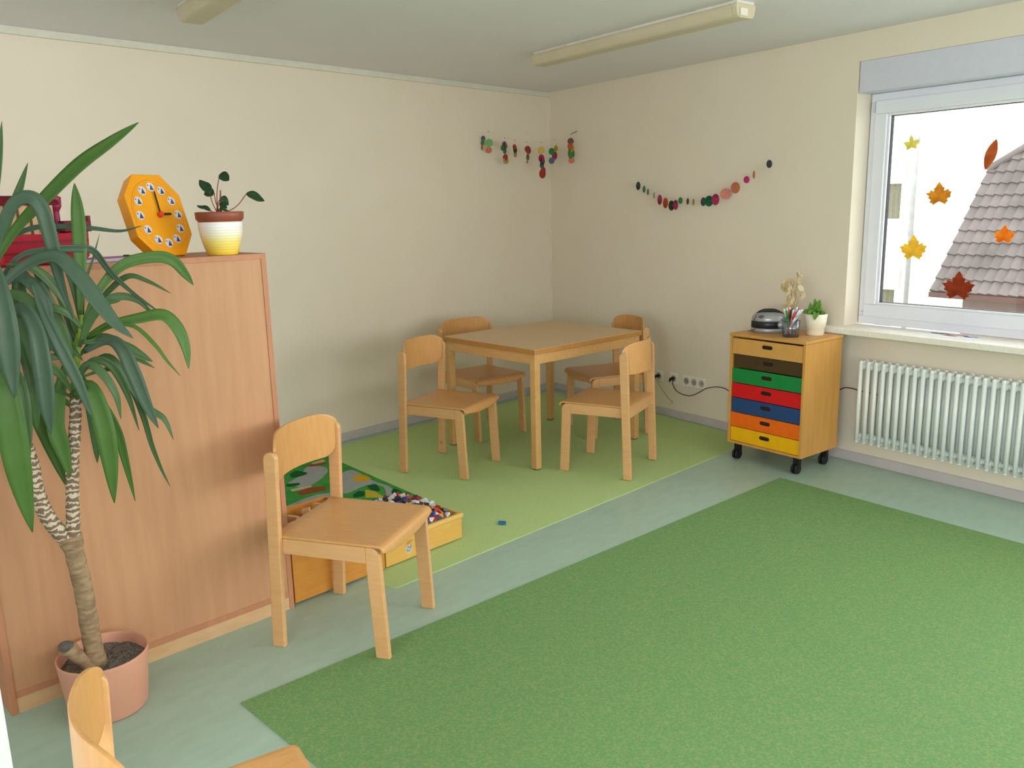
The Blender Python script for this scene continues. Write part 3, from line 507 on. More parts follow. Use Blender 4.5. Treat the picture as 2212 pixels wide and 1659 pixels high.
body = obj('clock_body', bm, yel, ck, bevel=0.004, seg=3)
bm = bmesh.new(); n = 40
for r0, r1, h0, h1 in ((0.107, 0.104, 0.001, 0.003), (0.104, 0.101, 0.003, 0.001)):
    a = [bm.verts.new(CM @ Vector((r0 * math.cos(2 * PI * k / n), r0 * 1.22 * math.sin(2 * PI * k / n), h0))) for k in range(n)]; b2 = [bm.verts.new(CM @ Vector((r1 * math.cos(2 * PI * k / n), r1 * 1.22 * math.sin(2 * PI * k / n), h1))) for k in range(n)]
    for k in range(n): bm.faces.new((a[k], a[(k + 1) % n], b2[(k + 1) % n], b2[k]))
obj('dial_ring', bm, yel, body, smooth=True)
wht = mat('sticker_white', 'dcd6d8', 0.5); pur = mat('sticker_violet', '4a4668', 0.5)
def flat(bm, pts, z, t=0.0006): prism(bm, pts, lambda a, b, d: CM @ Vector((a, b, d)), z, z + t)
for k in range(12):
    th_ = PI / 2 - k * PI / 6; cx_, cy_ = 0.082 * math.cos(th_), 0.104 * math.sin(th_) + 0.0
    bm = bmesh.new(); flat(bm, [(cx_ + 0.0165 * math.cos(q * PI / 10), cy_ + 0.0165 * math.sin(q * PI / 10)) for q in range(20)], 0.0005, 0.0012); so = obj('hour_sticker', bm, wht, ck)
    bm = bmesh.new(); flat(bm, [(cx_ - 0.006, cy_ - 0.011), (cx_ + 0.011, cy_ - 0.011), (cx_ + 0.0035, cy_ + 0.010)], 0.0018, 0.0005); flat(bm, [(cx_ - 0.011, cy_ + 0.004), (cx_ - 0.007, cy_ + 0.004), (cx_ - 0.007, cy_ + 0.009), (cx_ - 0.011, cy_ + 0.009)], 0.0018, 0.0004); tri = obj('triangle_mark', bm, pur, so)
hnd = mat('clock_hand', '2b2a1c', 0.5)
def hand(ang, L, w_, z, nm):
    d = Vector((math.cos(ang), math.sin(ang))); p = Vector((-d.y, d.x)); bm = bmesh.new()
    flat(bm, [tuple(p * w_), tuple(d * L * 0.93 + p * w_), tuple(d * L), tuple(d * L * 0.93 - p * w_), tuple(-p * w_)], z, 0.002); obj(nm, bm, hnd, ck)
hand(PI / 2 - 0.06, 0.088, 0.0028, 0.006, 'minute_hand'); hand(0.0, 0.045, 0.0042, 0.010, 'hour_hand')
bm = bmesh.new(); lathe(bm, [(0.010, 0), (0.010, 0.014), (0.007, 0.017)], 20, M=CM); obj('hub', bm, mat('hub_red', 'e2451c', 0.4), ck)
bm = bmesh.new(); tube(bm, [CM @ Vector((0, 0.02, -0.046)), Vector((0.028, 0.13, 0.004))], 0.006, 8); obj('stand', bm, yel, ck)

# marker, papers, toy ship
bm = bmesh.new(); tube(bm, [(0, 0, 0.0075), (0.034, 0.004, 0.0075)], 0.0075, 12); mk = thing('marker', 'orange marker with a green cap lying at the foot of the clock', 'marker', (-4.283, -1.80, KZ), math.radians(-22))
obj('barrel', bm, mat('marker_orange', 'c8431a', 0.4), mk, smooth=False)
bm = bmesh.new(); tube(bm, [(-0.02, -0.002, 0.0075), (-0.017, -0.002, 0.0075), (0.0, 0, 0.0075)], [0.005, 0.009, 0.009], 12); obj('cap', bm, mat('marker_green', '1f4f3a', 0.4), mk)
pc = [('d9d3da', 0.0), ('b9a5cc', 0.003), ('dfe0ea', 0.005), ('c08aa8', 0.007)]
for i, (c, z) in enumerate(pc):
    a = 0.05 * i - 0.08; cx_, cy_ = -4.40 + 0.006 * i, -1.822 + 0.003 * i
    bm = bmesh.new(); Mx = Matrix.Translation((cx_, cy_, KZ + 0.0005 + i * 0.0026)) @ Matrix.Rotation(a, 4, 'Z'); box(bm, -0.105, 0.105, -0.074, 0.074, 0, 0.0022, Mx)
    tag(obj('paper_sheet', bm, mat('paper_' + c, c, 0.8)), ['pale bottom sheet', 'violet sheet', 'white sheet', 'pinkish top sheet'][i] + ' in the paper stack between toy ship and clock on the cabinet', 'paper', 'sheets stacked on the cabinet')
sh = thing('toy_ship', 'red toy ship with orange cabin behind the yucca leaves', 'toy ship', (-4.56, -1.80, KZ), kr)
redm = mat('ship_red', 'ad1c30', 0.45); mar = mat('ship_maroon', '701020', 0.5)
def hullsec(x, wv, h0, h1): return [(x, -wv * 0.75, h0), (x, -wv, h1), (x, wv, h1), (x, wv * 0.75, h0)]
bm = bmesh.new(); R_ = []
for x, wv, a, b2 in ((-0.17, 0.01, 0.02, 0.12), (-0.12, 0.06, 0.0, 0.10), (0.0, 0.07, 0.0, 0.095), (0.1, 0.066, 0.0, 0.10), (0.135, 0.055, 0.02, 0.115)): R_.append([bm.verts.new(v) for v in hullsec(x, wv, a, b2)])
for a, b2 in zip(R_, R_[1:]):
    for k in range(4): bm.faces.new((a[k], a[(k + 1) % 4], b2[(k + 1) % 4], b2[k]))
bm.faces.new(R_[0]); bm.faces.new(R_[-1][::-1]); hu = obj('hull', bm, redm, sh, bevel=0.004)
bm = bmesh.new()
for zz in (0.035, 0.07): box(bm, -0.12, 0.125, -0.075, -0.06, zz, zz + 0.005)
obj('hull_stripe', bm, mar, hu)
bm = BX(0.06, 0.14, -0.062, 0.062, 0.1, 0.135); obj('stern_deck', bm, mar, sh, bevel=0.003); bm2 = bmesh.new(); box(bm2, 0.135, 0.143, -0.06, 0.06, 0.1, 0.15); obj('stern_rail', bm2, mar, sh)
orn = mat('ship_orange', 'dd7a24', 0.5); tan = mat('ship_tan', 'd6b083', 0.5)
bm = BX(-0.10, 0.04, -0.04, 0.04, 0.095, 0.185); cbn = obj('cabin', bm, tan, sh)
for k in range(3): obj('cabin_shutter', BX(-0.005 + 0.0 * k, 0.035, -0.044, -0.04, 0.10 + 0.028 * k, 0.122 + 0.028 * k), orn, cbn)
for k in range(4): obj('cabin_post', BX(-0.1 + 0.035 * k, -0.094 + 0.035 * k, -0.046, -0.04, 0.095, 0.185), mat('ship_brown', '5b3a26', 0.6), cbn)
bm = bmesh.new(); prism(bm, [(-0.055, 0.185), (0.055, 0.185), (0.03, 0.215), (-0.03, 0.215)], lambda a, b, d: Vector((d, a, b)), -0.13, 0.06); obj('roof', bm, mar, sh, bevel=0.006)
bm = bmesh.new(); lathe(bm, [(0.012, 0.12), (0.012, 0.165), (0.02, 0.18), (0.022, 0.21), (0.012, 0.215)], 16, c=(0.052, -0.02, 0)); obj('funnel', bm, mat('ship_crimson', '8c2348', 0.45), sh)

# ------------------------------------------------------------------ wooden boxes with blocks and bricks
def wbox(x0, x1, y0, y1, z0_, h, m, rim=False, base=0.008):
    bm = bmesh.new(); t_ = 0.012
    box(bm, x0, x1, y0, y0 + t_, z0_, z0_ + h); box(bm, x0, x1, y1 - t_, y1, z0_, z0_ + h); box(bm, x0, x0 + t_, y0 + t_, y1 - t_, z0_, z0_ + h); box(bm, x1 - t_, x1, y0 + t_, y1 - t_, z0_, z0_ + h); box(bm, x0 + t_, x1 - t_, y0 + t_, y1 - t_, z0_, z0_ + base)
    return bm
bxa = mat('box_wood', 'cf8f3e', 0.45, 'c78637', 5, (2, 9, 9)); bxb = mat('box_wood_light', 'deb05c', 0.45, 'd8a855', 5, (2, 9, 9))
ba = thing('storage_box', 'deep wooden box of natural blocks next to the cabinet', 'box', (-3.832, -1.93, 0.0), -0.02)
obj('box_body', wbox(0.002, 0.455, 0.0, 0.45, 0.0095, 0.238, bxa), bxa, ba, bevel=0.002)
bb = thing('storage_box', 'shallow wooden box heaped with coloured building bricks', 'box', (-3.37, -1.935, 0.0), 0.0)
obj('box_body', wbox(0.002, 0.465, 0.0, 0.41, 0.0095, 0.126, bxb), bxb, bb, bevel=0.002)
obj('front_rim', BX(-0.0, 0.468, -0.010, 0.002, 0.118, 0.1375), mat('rim_wood', 'e6bc6c', 0.45), bb, bevel=0.002)
bm = bmesh.new()
for k in range(9): box(bm, 0.4655, 0.4668, 0.0015, 0.010, 0.015 + k * 0.012, 0.021 + k * 0.012)
obj('finger_joint', bm, mat('joint_wood', 'b27c30', 0.5), bb)
# emblem sticker: a ring of blue squiggles under two brown waves
em = bmesh.new(); prism(em, [(0.133 + 0.021 * math.cos(k * PI / 12), 0.056 + 0.021 * math.sin(k * PI / 12)) for k in range(24)], lambda a, b, d: Vector((a, d, b)), -0.0006, 0.0002)
eo = obj('emblem', em, mat('emblem_ground', 'cfc7b4', 0.5), bb); em = bmesh.new()
for (cx_, cz_) in ((-0.011, 0.0), (0.0, 0.008), (0.011, 0.003), (0.004, -0.007), (-0.006, -0.009), (0.012, 0.012), (-0.005, 0.013)):
    tube(em, [(0.133 + cx_ + 0.0045 * math.cos(k * PI / 5), -0.001, 0.056 + cz_ + 0.0035 * math.sin(k * PI / 5)) for k in range(11)], 0.0009, 5)
obj('emblem_rings', em, mat('emblem_blue', '5a5a8c', 0.5), eo); em = bmesh.new()
for zz, x0 in ((0.083, 0.118), (0.092, 0.127)): tube(em, [(x0 + 0.005 * k, -0.001, zz + (0.003 if k % 2 else 0)) for k in range(7)], 0.0012, 5)
obj('emblem_waves', em, mat('emblem_brown', 'a8642c', 0.5), eo)
rnd = random.Random(5)
for k in range(30):
    x = -3.795 + 0.068 * (k % 6) + rnd.uniform(-0.01, 0.01); y = -1.87 + 0.078 * (k // 6) + rnd.uniform(-0.01, 0.01)
    a, b2, c_ = rnd.choice(((0.045, 0.03, 0.03), (0.06, 0.025, 0.025), (0.035, 0.035, 0.035)))
    bm = bmesh.new(); Mx = Matrix.Translation((0, 0, 0)) @ Matrix.Rotation(rnd.uniform(0, 3), 4, 'Z') @ Matrix.Rotation(rnd.uniform(-0.5, 0.5), 4, 'X'); box(bm, -a / 2, a / 2, -b2 / 2, b2 / 2, -c_ / 2, c_ / 2, Mx)
    o = obj('wooden_block', bm, mat('block_wood', 'd9a87c', 0.6), bevel=0.002); o.location = (x, y, 0.218 + rnd.uniform(-0.008, 0.022)); wh = ('left', 'middle', 'right')[min(2, k % 6 // 2)] + (' front', ' centre', ' rear')[min(2, k // 6 // 2)]; sh_ = {0.045: 'flat', 0.06: 'long', 0.035: 'cubic'}[a]; tag(o, '%s natural wooden block in the %s of the deep box' % (sh_, wh), 'block', '%s wooden blocks, %s of the deep box' % (sh_, wh))
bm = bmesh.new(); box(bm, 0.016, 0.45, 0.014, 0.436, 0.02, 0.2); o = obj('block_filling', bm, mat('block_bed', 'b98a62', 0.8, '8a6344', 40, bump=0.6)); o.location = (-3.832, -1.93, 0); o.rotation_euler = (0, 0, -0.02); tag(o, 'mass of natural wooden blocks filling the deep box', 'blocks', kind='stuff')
# heap of bricks
def heap(x, y):
    q = min(1, max(0, 1 - ((x + 3.14) / 0.235) ** 4)) * min(1, max(0, 1 - ((y + 1.725) / 0.20) ** 4)); return 0.112 + 0.075 * q ** 0.7 - (0.02 if x > -2.97 else 0)
bm = bmesh.new(); n1, n2 = 24, 20; G_ = [[bm.verts.new((-3.354 + 0.434 * i / n1, -1.919 + 0.38 * j / n2, heap(-3.354 + 0.434 * i / n1, -1.919 + 0.38 * j / n2) - 0.012)) for j in range(n2 + 1)] for i in range(n1 + 1)]
for i in range(n1):
    for j in range(n2): bm.faces.new((G_[i][j], G_[i + 1][j], G_[i + 1][j + 1], G_[i][j + 1]))
mb = bpy.data.materials.new('brick_mix'); mb.use_nodes = True; N = mb.node_tree.nodes; Lk = mb.node_tree.links
tc = N.new('ShaderNodeTexCoord'); vo = N.new('ShaderNodeTexVoronoi'); vo.inputs['Scale'].default_value = 42; sp_ = N.new('ShaderNodeSeparateColor'); rp = N.new('ShaderNodeValToRGB'); rp.color_ramp.interpolation = 'CONSTANT'
Lk.new(tc.outputs['Object'], vo.inputs['Vector']); Lk.new(vo.outputs['Color'], sp_.inputs[0]); Lk.new(sp_.outputs[0], rp.inputs[0]); Lk.new(rp.outputs[0], N['Principled BSDF'].inputs['Base Color'])
e = rp.color_ramp.elements; e[0].color = S('8e1c24'); e[1].position = 0.25; e[1].color = S('d8d8dc')
for p_, c in ((0.45, '27407e'), (0.6, '9c2320'), (0.75, '3a3236'), (0.88, 'd89a28')): q = e.new(p_); q.color = S(c)
bmv = obj('brick_filling', bm, mb); tag(bmv, 'mass of small bricks filling the shallow wooden box', 'bricks', kind='stuff')
cols = [('red', 'a5201c', 'red'), ('white', 'e6e4e6', 'white'), ('blue', '2d4f9c', 'blue'), ('crimson', '97233f', 'dark red'), ('yellow', 'e3a428', 'yellow'), ('black', '27303c', 'black'), ('white', 'e6e4e6', 'white'), ('white', 'e6e4e6', 'white')]
protos = {}
def brick(L_, W_, c):
    key = (L_, W_, c[0])
    if key not in protos:
        bm = bmesh.new(); box(bm, -L_ / 2, L_ / 2, -W_ / 2, W_ / 2, 0, 0.0125)
        nx, ny_ = round(L_ / 0.0095), round(W_ / 0.0095)
        for i in range(nx):
            for j in range(ny_): lathe(bm, [(0.003, 0.0125), (0.003, 0.0145)], 8, c=((i + 0.5) * L_ / nx - L_ / 2, (j + 0.5) * W_ / ny_ - W_ / 2, 0))
        protos[key] = obj('toy_brick', bm, mat('brick_' + c[0], c[1], 0.3, c[1], spec=0.5)); return protos[key]
    o = protos[key].copy(); sc.collection.objects.link(o); return o
rnd = random.Random(11); placed = []; tries = 0
while len(placed) < 80 and tries < 6000:
    tries += 1; x = rnd.uniform(-3.33, -2.945); y = rnd.uniform(-1.90, -1.56)
    if any((x - a) ** 2 + (y - b2) ** 2 < 0.031 ** 2 for a, b2 in placed): continue
    placed.append((x, y)); c = rnd.choice(cols); L_ = rnd.choice((0.022, 0.033, 0.044))
    o = brick(L_, 0.022, c); o.location = (x, y, heap(x, y) - 0.004 + rnd.uniform(0, 0.004)); o.rotation_euler = (rnd.uniform(-0.7, 0.7), rnd.uniform(-0.7, 0.7), rnd.uniform(0, 3.1))
    col = 'flat ' * (c[0] == 'white' and L_ < 0.02) + c[2]
    where = ('right' if x > -3.03 else 'middle' if x > -3.18 else 'left') + (' rear' if y > -1.73 else ' front')
    tag(o, '%s %s toy brick in the %s of the brick heap' % ({0.022: 'short', 0.033: 'medium', 0.044: 'long'}[L_], c[2], where), 'toy brick', '%s %s bricks, %s of the heap' % ({0.022: 'short', 0.033: 'medium', 0.044: 'long'}[L_], c[2], where))
o = brick(0.038, 0.019, ('blue_teal', '1f6fa0', 'blue')); o.location = (-2.647, -1.954, 0.005); o.rotation_euler = (0, 0, -0.9); tag(o, 'single blue building brick lying alone on the lime green carpet', 'toy brick')
o = brick(0.019, 0.0095, ('white', 'e6e4e6', 'white')); o.location = (-2.888, -1.905, 0.005); o.rotation_euler = (0, 0, 0.6); tag(o, 'tiny white brick on the carpet at the corner of the brick box', 'toy brick')

# ------------------------------------------------------------------ on top of the drawer unit
UZ = 0.7915
def cframe(x, y, z):     # local x = right in the photograph's view direction, y = away
    d = Vector((x + 5.485, y + 4.771, 0)).normalized(); return Matrix(((d.y, d.x, 0, x), (-d.x, d.y, 0, y), (0, 0, 1, z), (0, 0, 0, 1)))
rx_, ry_ = -0.735, -2.395
rad_ = thing('cd_radio', 'rounded silver and black portable radio on the drawer unit', 'radio', (rx_, ry_, UZ), -math.atan2(rx_ + 5.485, ry_ + 4.771) + 0.0)
sil = mat('radio_silver', 'a9aaae', 0.3, metal=0.4); rbk = mat('radio_black', '25262b', 0.3); dgr = mat('radio_grey', '55575d', 0.4)
def ell(bm, prof, ax=0.105, ay=0.085, n=40):
    lathe(bm, [(1, 0)] * 0 + prof, n, M=Matrix.Diagonal((ax, ay, 1, 1)))
bm = bmesh.new(); ell(bm, [(0.9, 0.0), (0.97, 0.006), (1.0, 0.014), (0.99, 0.026), (0.9, 0.03)]); obj('base', bm, sil, rad_, smooth=True)
bm = bmesh.new(); ell(bm, [(0.93, 0.026), (1.0, 0.032), (0.99, 0.066), (0.93, 0.072)]); obj('middle_band', bm, rbk, rad_, smooth=True)
bm = bmesh.new(); ell(bm, [(0.95, 0.068), (0.98, 0.073), (0.93, 0.095), (0.78, 0.113), (0.45, 0.122), (0.01, 0.124)]); obj('lid', bm, sil, rad_, smooth=True)
bm = bmesh.new(); tube(bm, spline([(-0.085, 0.02, 0.05), (-0.075, 0.0, 0.10), (-0.04, -0.01, 0.128), (0.0, -0.01, 0.133), (0.04, -0.01, 0.129), (0.085, 0.0, 0.10), (0.095, 0.01, 0.06)], 6), 0.010, 10); obj('carry_handle', bm, rbk, rad_, smooth=True)
bm = bmesh.new(); ball(bm, Vector((-0.035, -0.055, 0.095)), 0.028, 0.02, 0.014); obj('disc_window', bm, dgr, rad_, smooth=True)
bm = bmesh.new(); ball(bm, Vector((0.07, -0.058, 0.050)), 0.032, 0.02, 0.023); obj('speaker', bm, sil, rad_, smooth=True)
bm = bmesh.new(); tube(bm, spline([(-0.07, -0.06, 0.105), (-0.085, -0.055, 0.08), (-0.08, -0.065, 0.03), (-0.1, -0.05, 0.012), (-0.115, -0.03, 0.006)], 6), 0.0018, 6); obj('wire', bm, rbk, rad_, smooth=True)

cpx, cpy = -0.842, -2.588
cup = thing('pen_cup', 'clear plastic cup full of felt pens on the drawer unit', 'cup', (cpx, cpy, UZ))
bm = bmesh.new(); lathe(bm, [(0.046, 0.0), (0.052, 0.095), (0.0505, 0.095), (0.0445, 0.003), (0.001, 0.003)], 32); obj('cup_body', bm, glassy('cup_plastic', (0.80, 0.87, 0.92), 0.16), cup, smooth=True)
bm = bmesh.new(); lathe(bm, [(0.044, 0.003), (0.044, 0.006), (0.001, 0.006)], 24); obj('cup_floor', bm, mat('cup_dark', '2a3a6a', 0.5), cup)
CF = cframe(cpx, cpy, UZ)
pens = [('white green', 'e9e9ee', -0.044, 0.162, 0.0, '1f9a3a'), ('green', '1c9a35', -0.03, 0.156, -0.02, None), ('white', 'ececf0', -0.028, 0.166, 0.012, None), ('orange', 'd9622c', -0.013, 0.163, -0.01, None), ('white with orange end', 'e9e6e4', -0.012, 0.170, 0.015, 'd9622c'),
        ('dark violet', '4a1f4a', -0.004, 0.158, -0.022, None), ('crimson', '8c2038', 0.004, 0.165, 0.01, None), ('white', 'ececf0', 0.010, 0.160, -0.012, None), ('coral red', 'e0543c', 0.019, 0.150, -0.03, None), ('mint green', '7fd0a8', 0.024, 0.165, 0.004, None),
        ('white', 'ececf0', 0.030, 0.172, 0.012, None), ('pink', 'd05a86', 0.042, 0.168, 0.016, None), ('white', 'ececf0', 0.043, 0.158, -0.016, None), ('pale blue', 'b9d4ec', 0.053, 0.160, 0.0, '49a8cc'), ('white', 'ececf0', 0.060, 0.160, 0.012, None)]
cnt = {}
for i, (nm, c, tx, tz, ty, c2_) in enumerate(pens):
    bxp = -0.55 * tx * 0.6 - 0.012; byp = -0.5 * ty
    p0 = CF @ Vector((max(-0.032, min(0.03, bxp)), byp, 0.014)); p1 = CF @ Vector((tx, ty, tz)); d = (p1 - p0).normalized()
    bm = bmesh.new(); tube(bm, [p0, p1 - d * 0.045], 0.0048, 10)
    q = thing('felt_pen', '%s felt pen standing in the clear cup' % nm, 'pen', p0, 0, 'felt pens in the clear cup')
    bmesh.ops.translate(bm, vec=-p0, verts=bm.verts); obj('barrel', bm, mat('pen_' + (c2_ or c), c2_ or c, 0.35), q, smooth=True)
    bm = bmesh.new(); tube(bm, [p1 - d * 0.05, p1 - d * 0.004, p1], [0.0058, 0.0056, 0.003], 10); bmesh.ops.translate(bm, vec=-p0, verts=bm.verts); obj('cap', bm, mat('pen_' + c, c, 0.35), q, smooth=True)
    q['label'] = ['white felt pen with green barrel at the cup edge, leftmost pen', 'bright green felt pen standing in the clear cup', 'white capped felt pen directly behind the green pen', 'orange felt pen left of the violet pen in the cup', 'white capped felt pen with orange barrel behind the orange pen', 'dark violet felt pen in the middle of the cup', 'crimson felt pen at the back of the cup', 'white felt pen between the violet and coral pens', 'coral red felt pen leaning at the front of the cup', 'mint green felt pen in the right half of the cup', 'tallest white felt pen just right of the mint one', 'pink capped felt pen at the back right of the cup', 'white felt pen at the front right of the cup', 'pale blue capped felt pen near the right edge of the cup', 'outermost white felt pen, leaning farthest right over the cup'][i]

sx_, sy_ = -0.69, -2.668
su = thing('potted_succulent', 'small green succulent in a cream pot on the drawer unit', 'plant', (sx_, sy_, UZ))
crm = mat('cream_pot', 'efe8d6', 0.4, 'ece4d2', 8)
bm = bmesh.new(); lathe(bm, [(0.047, 0), (0.049, 0.004), (0.0525, 0.042), (0.057, 0.045), (0.066, 0.124), (0.0635, 0.126), (0.060, 0.115), (0.058, 0.105)], 36); obj('pot', bm, crm, su, smooth=True)
bm = bmesh.new(); lathe(bm, [(0.060, 0.106), (0.03, 0.112), (0.001, 0.113)], 20); obj('soil', bm, mat('succulent_soil', '3b3028', 0.95), su)
gl = translucent('succulent_leaf', '78a848', 0.3, 0.4); RR = (CF.to_3x3())
SL = [((-0.022, 0, 0.11), (-0.03, -0.01, 0.15), (-0.035, -0.01, 0.19), 0.022), ((-0.01, 0, 0.11), (-0.005, 0, 0.16), (-0.01, 0.0, 0.212), 0.024), ((0.0, 0, 0.11), (0.008, -0.01, 0.16), (0.018, -0.01, 0.208), 0.028), ((-0.01, -0.02, 0.11), (-0.02, -0.05, 0.135), (-0.05, -0.055, 0.14), 0.026),
      ((0.0, -0.02, 0.118), (0.0, -0.062, 0.142), (-0.01, -0.086, 0.098), 0.030), ((0.01, -0.01, 0.11), (0.02, -0.045, 0.14), (0.012, -0.06, 0.155), 0.028), ((0.015, 0, 0.11), (0.035, -0.01, 0.13), (0.052, -0.01, 0.132), 0.022), ((-0.02, 0, 0.112), (-0.048, -0.01, 0.138), (-0.075, -0.01, 0.130), 0.024), ((-0.005, -0.02, 0.12), (-0.005, -0.04, 0.15), (0.0, -0.05, 0.178), 0.024), ((0.01, 0.01, 0.11), (0.02, 0.02, 0.14), (0.035, 0.02, 0.15), 0.02), ((-0.015, -0.01, 0.12), (-0.03, -0.045, 0.14), (-0.045, -0.068, 0.135), 0.02)]
for a, m_, c, wd in SL:
    bm = bmesh.new(); blade(bm, [RR @ Vector(a), RR @ Vector(m_), RR @ Vector(c)], wd * 1.25, RR @ Vector((0, -1, 0.5)), 0, 0.25, 0.4, 0.5, 0.05, 5); obj('leaf', bm, gl, su, smooth=True, solid=0.004)

vx, vy = -0.70, -2.53
vs = thing('vase', 'narrow dark blue vase behind the pen cup', 'vase', (vx, vy, UZ)); bm = bmesh.new(); lathe(bm, [(0.024, 0), (0.032, 0.04), (0.028, 0.08), (0.018, 0.115), (0.02, 0.13), (0.016, 0.13), (0.014, 0.11)], 24); obj('vase_body', bm, mat('vase_blue', '2b2f5e', 0.25), vs, smooth=True)
df = thing('dried_flower', 'sprig of dried pale seed discs standing in the blue vase', 'dried flower', (vx, vy, UZ + 0.06))
dsm = translucent('seed_disc', 'f3e6c4', 0.5, 0.5); dst = mat('dry_stem', 'a08a66', 0.8); VF = cframe(0, 0, 0); VF = CF.to_3x3(); rnd = random.Random(21)
DD = [(-0.045, 0.30), (-0.058, 0.285), (-0.05, 0.262), (-0.035, 0.275), (-0.02, 0.295), (-0.012, 0.31), (0.0, 0.318), (0.012, 0.305), (-0.028, 0.255), (-0.012, 0.27), (0.004, 0.278), (0.02, 0.285), (-0.018, 0.235), (0.0, 0.245), (0.018, 0.255), (-0.022, 0.21), (-0.004, 0.218), (0.014, 0.228), (0.03, 0.24), (-0.016, 0.188), (0.006, 0.195), (0.022, 0.20), (-0.024, 0.165), (-0.034, 0.15), (0.014, 0.152), (0.006, 0.172), (0.04, 0.315), (0.052, 0.322), (0.03, 0.345), (0.05, 0.27), (0.062, 0.235), (0.066, 0.222), (0.055, 0.21), (0.044, 0.35), (-0.03, 0.31)]
for i, (x, z) in enumerate(DD):
    z -= 0.06
    c = VF @ Vector((x - 0.012, rnd.uniform(-0.03, 0.03), 0)) + Vector((0, 0, z)); r = rnd.uniform(0.015, 0.021)
    bm = bmesh.new(); lathe(bm, [(r, -0.0004), (r, 0.0004)], 16, M=Matrix.Translation(c) @ Matrix.Rotation(rnd.uniform(0.9, 2.2), 4, 'X') @ Matrix.Rotation(rnd.uniform(-0.8, 0.8), 4, 'Y') @ Matrix.Diagonal((1, 1.15, 1, 1))); obj('seed_disc', bm, dsm, df)
bm = bmesh.new()
for (x, z) in ((-0.05, 0.23), (-0.01, 0.25), (0.03, 0.285), (0.05, 0.17), (0.045, 0.30)):
    e_ = VF @ Vector((x - 0.012, 0, 0)) + Vector((0, 0, z)); tube(bm, spline([(0, 0, 0.0), (e_.x * 0.3, e_.y * 0.3, z * 0.5), e_], 5), 0.0012, 5)
obj('stem', bm, dst, df)
# ------------------------------------------------------------------ garlands of translucent discs
GAR = [(-0.225,-1.063,1.707,0.0305,0.52,'343c46'),(-0.235,-1.122,1.681,0.0251,0.42,'358a45'),(-0.242,-1.161,1.661,0.0234,0.31,'5b6670'),(-0.252,-1.222,1.634,0.0233,0.18,'8a5f62'),(-0.261,-1.277,1.602,0.036,0.46,'b0315c'),(-0.271,-1.333,1.578,0.0368,0.47,'c9552c'),(-0.281,-1.39,1.559,0.0355,0.57,'3b4436'),(-0.288,-1.429,1.563,0.0343,0.51,'a52c60'),(-0.295,-1.472,1.592,0.023,0.65,'358a45'),(-0.306,-1.539,1.585,0.0223,0.4,'6a2a22'),(-0.315,-1.59,1.579,0.0227,0.33,'b09a58'),(-0.33,-1.677,1.58,0.0292,0.6,'5b6670'),(-0.338,-1.726,1.583,0.0363,0.77,'1f7048'),(-0.348,-1.781,1.592,0.0374,0.67,'b0315c'),(-0.362,-1.864,1.627,0.036,1,'c9552c'),(-0.376,-1.942,1.664,0.0365,0.79,'bd6d52'),(-0.39,-2.028,1.712,0.0221,0.83,'c42c78'),(-0.4,-2.084,1.741,0.0251,0.29,'bd6d52'),(-0.419,-2.197,1.802,0.0251,0.68,'343c46')]
STR = [[(-0.817,-0.044,2.092,0.0208,0.76,'5b6670'),(-0.82,-0.038,2.06,0.02,0.67,'358a45'),(-0.821,-0.034,2.026,0.0187,0.4,'bd6d52')],[(-0.771,-0.063,2.06,0.03,0.97,'6fb062'),(-0.772,-0.058,2.008,0.0242,1.0,'d06a42')],[(-0.654,-0.111,2.051,0.0231,0.82,'8a5f62'),(-0.643,-0.111,2.044,0.0253,0.5,'343c46'),(-0.662,-0.099,2.025,0.0219,0.67,'358a45'),(-0.643,-0.103,2.001,0.0211,0.6,'5b6670'),(-0.636,-0.101,1.955,0.0254,0.75,'b43a30'),(-0.63,-0.1,1.928,0.0246,0.86,'b09a58')],[(-0.575,-0.144,2.032,0.0211,0.7,'b43a30'),(-0.568,-0.143,2.01,0.0254,0.6,'3b4436'),(-0.565,-0.14,1.977,0.0233,0.58,'b09a58')],[(-0.472,-0.187,2.016,0.0256,0.92,'9c2c28'),(-0.462,-0.187,2.004,0.0256,0.75,'b0315c'),(-0.465,-0.181,1.955,0.0256,0.47,'5a6a3a'),(-0.468,-0.176,1.92,0.0107,0.6,'bd6d52')],[(-0.364,-0.232,2.008,0.03,0.97,'c8a528'),(-0.359,-0.23,1.946,0.0323,0.73,'b0315c'),(-0.347,-0.23,1.928,0.031,0.58,'343c46'),(-0.349,-0.225,1.895,0.0259,0.67,'5b6670'),(-0.336,-0.226,1.851,0.0303,0.64,'b0315c'),(-0.339,-0.221,1.83,0.0368,0.71,'b43a30')],[(-0.243,-0.282,2.024,0.0238,0.64,'c8a528'),(-0.275,-0.265,2.001,0.0268,0.89,'358a45'),(-0.248,-0.272,1.968,0.0325,0.64,'b0315c'),(-0.269,-0.258,1.93,0.0251,0.95,'5f7090')],[(-0.121,-0.333,2.08,0.0252,1.0,'6a2a22'),(-0.121,-0.329,2.044,0.0261,0.87,'d06a42'),(-0.112,-0.328,2.023,0.0283,0.85,'c8a528'),(-0.106,-0.326,1.985,0.0415,0.65,'4f8a52'),(-0.102,-0.324,1.933,0.0254,1,'d06a42')]]
PINS = [(-0.816, -0.044, 2.121), (-0.775, -0.061, 2.144), (-0.652, -0.112, 2.099), (-0.573, -0.145, 2.085), (-0.479, -0.184, 2.069), (-0.363, -0.232, 2.068), (-0.252, -0.279, 2.09), (-0.121, -0.333, 2.132), (-0.065, -0.356, 2.159)]
RED = [(1.434, 0.296), (1.43, 0.257), (1.478, 0.206), (1.591, 0.193), (1.687, 0.235), (1.745, 0.272), (1.837, 0.299), (1.905, 0.301), (1.945, 0.29)]
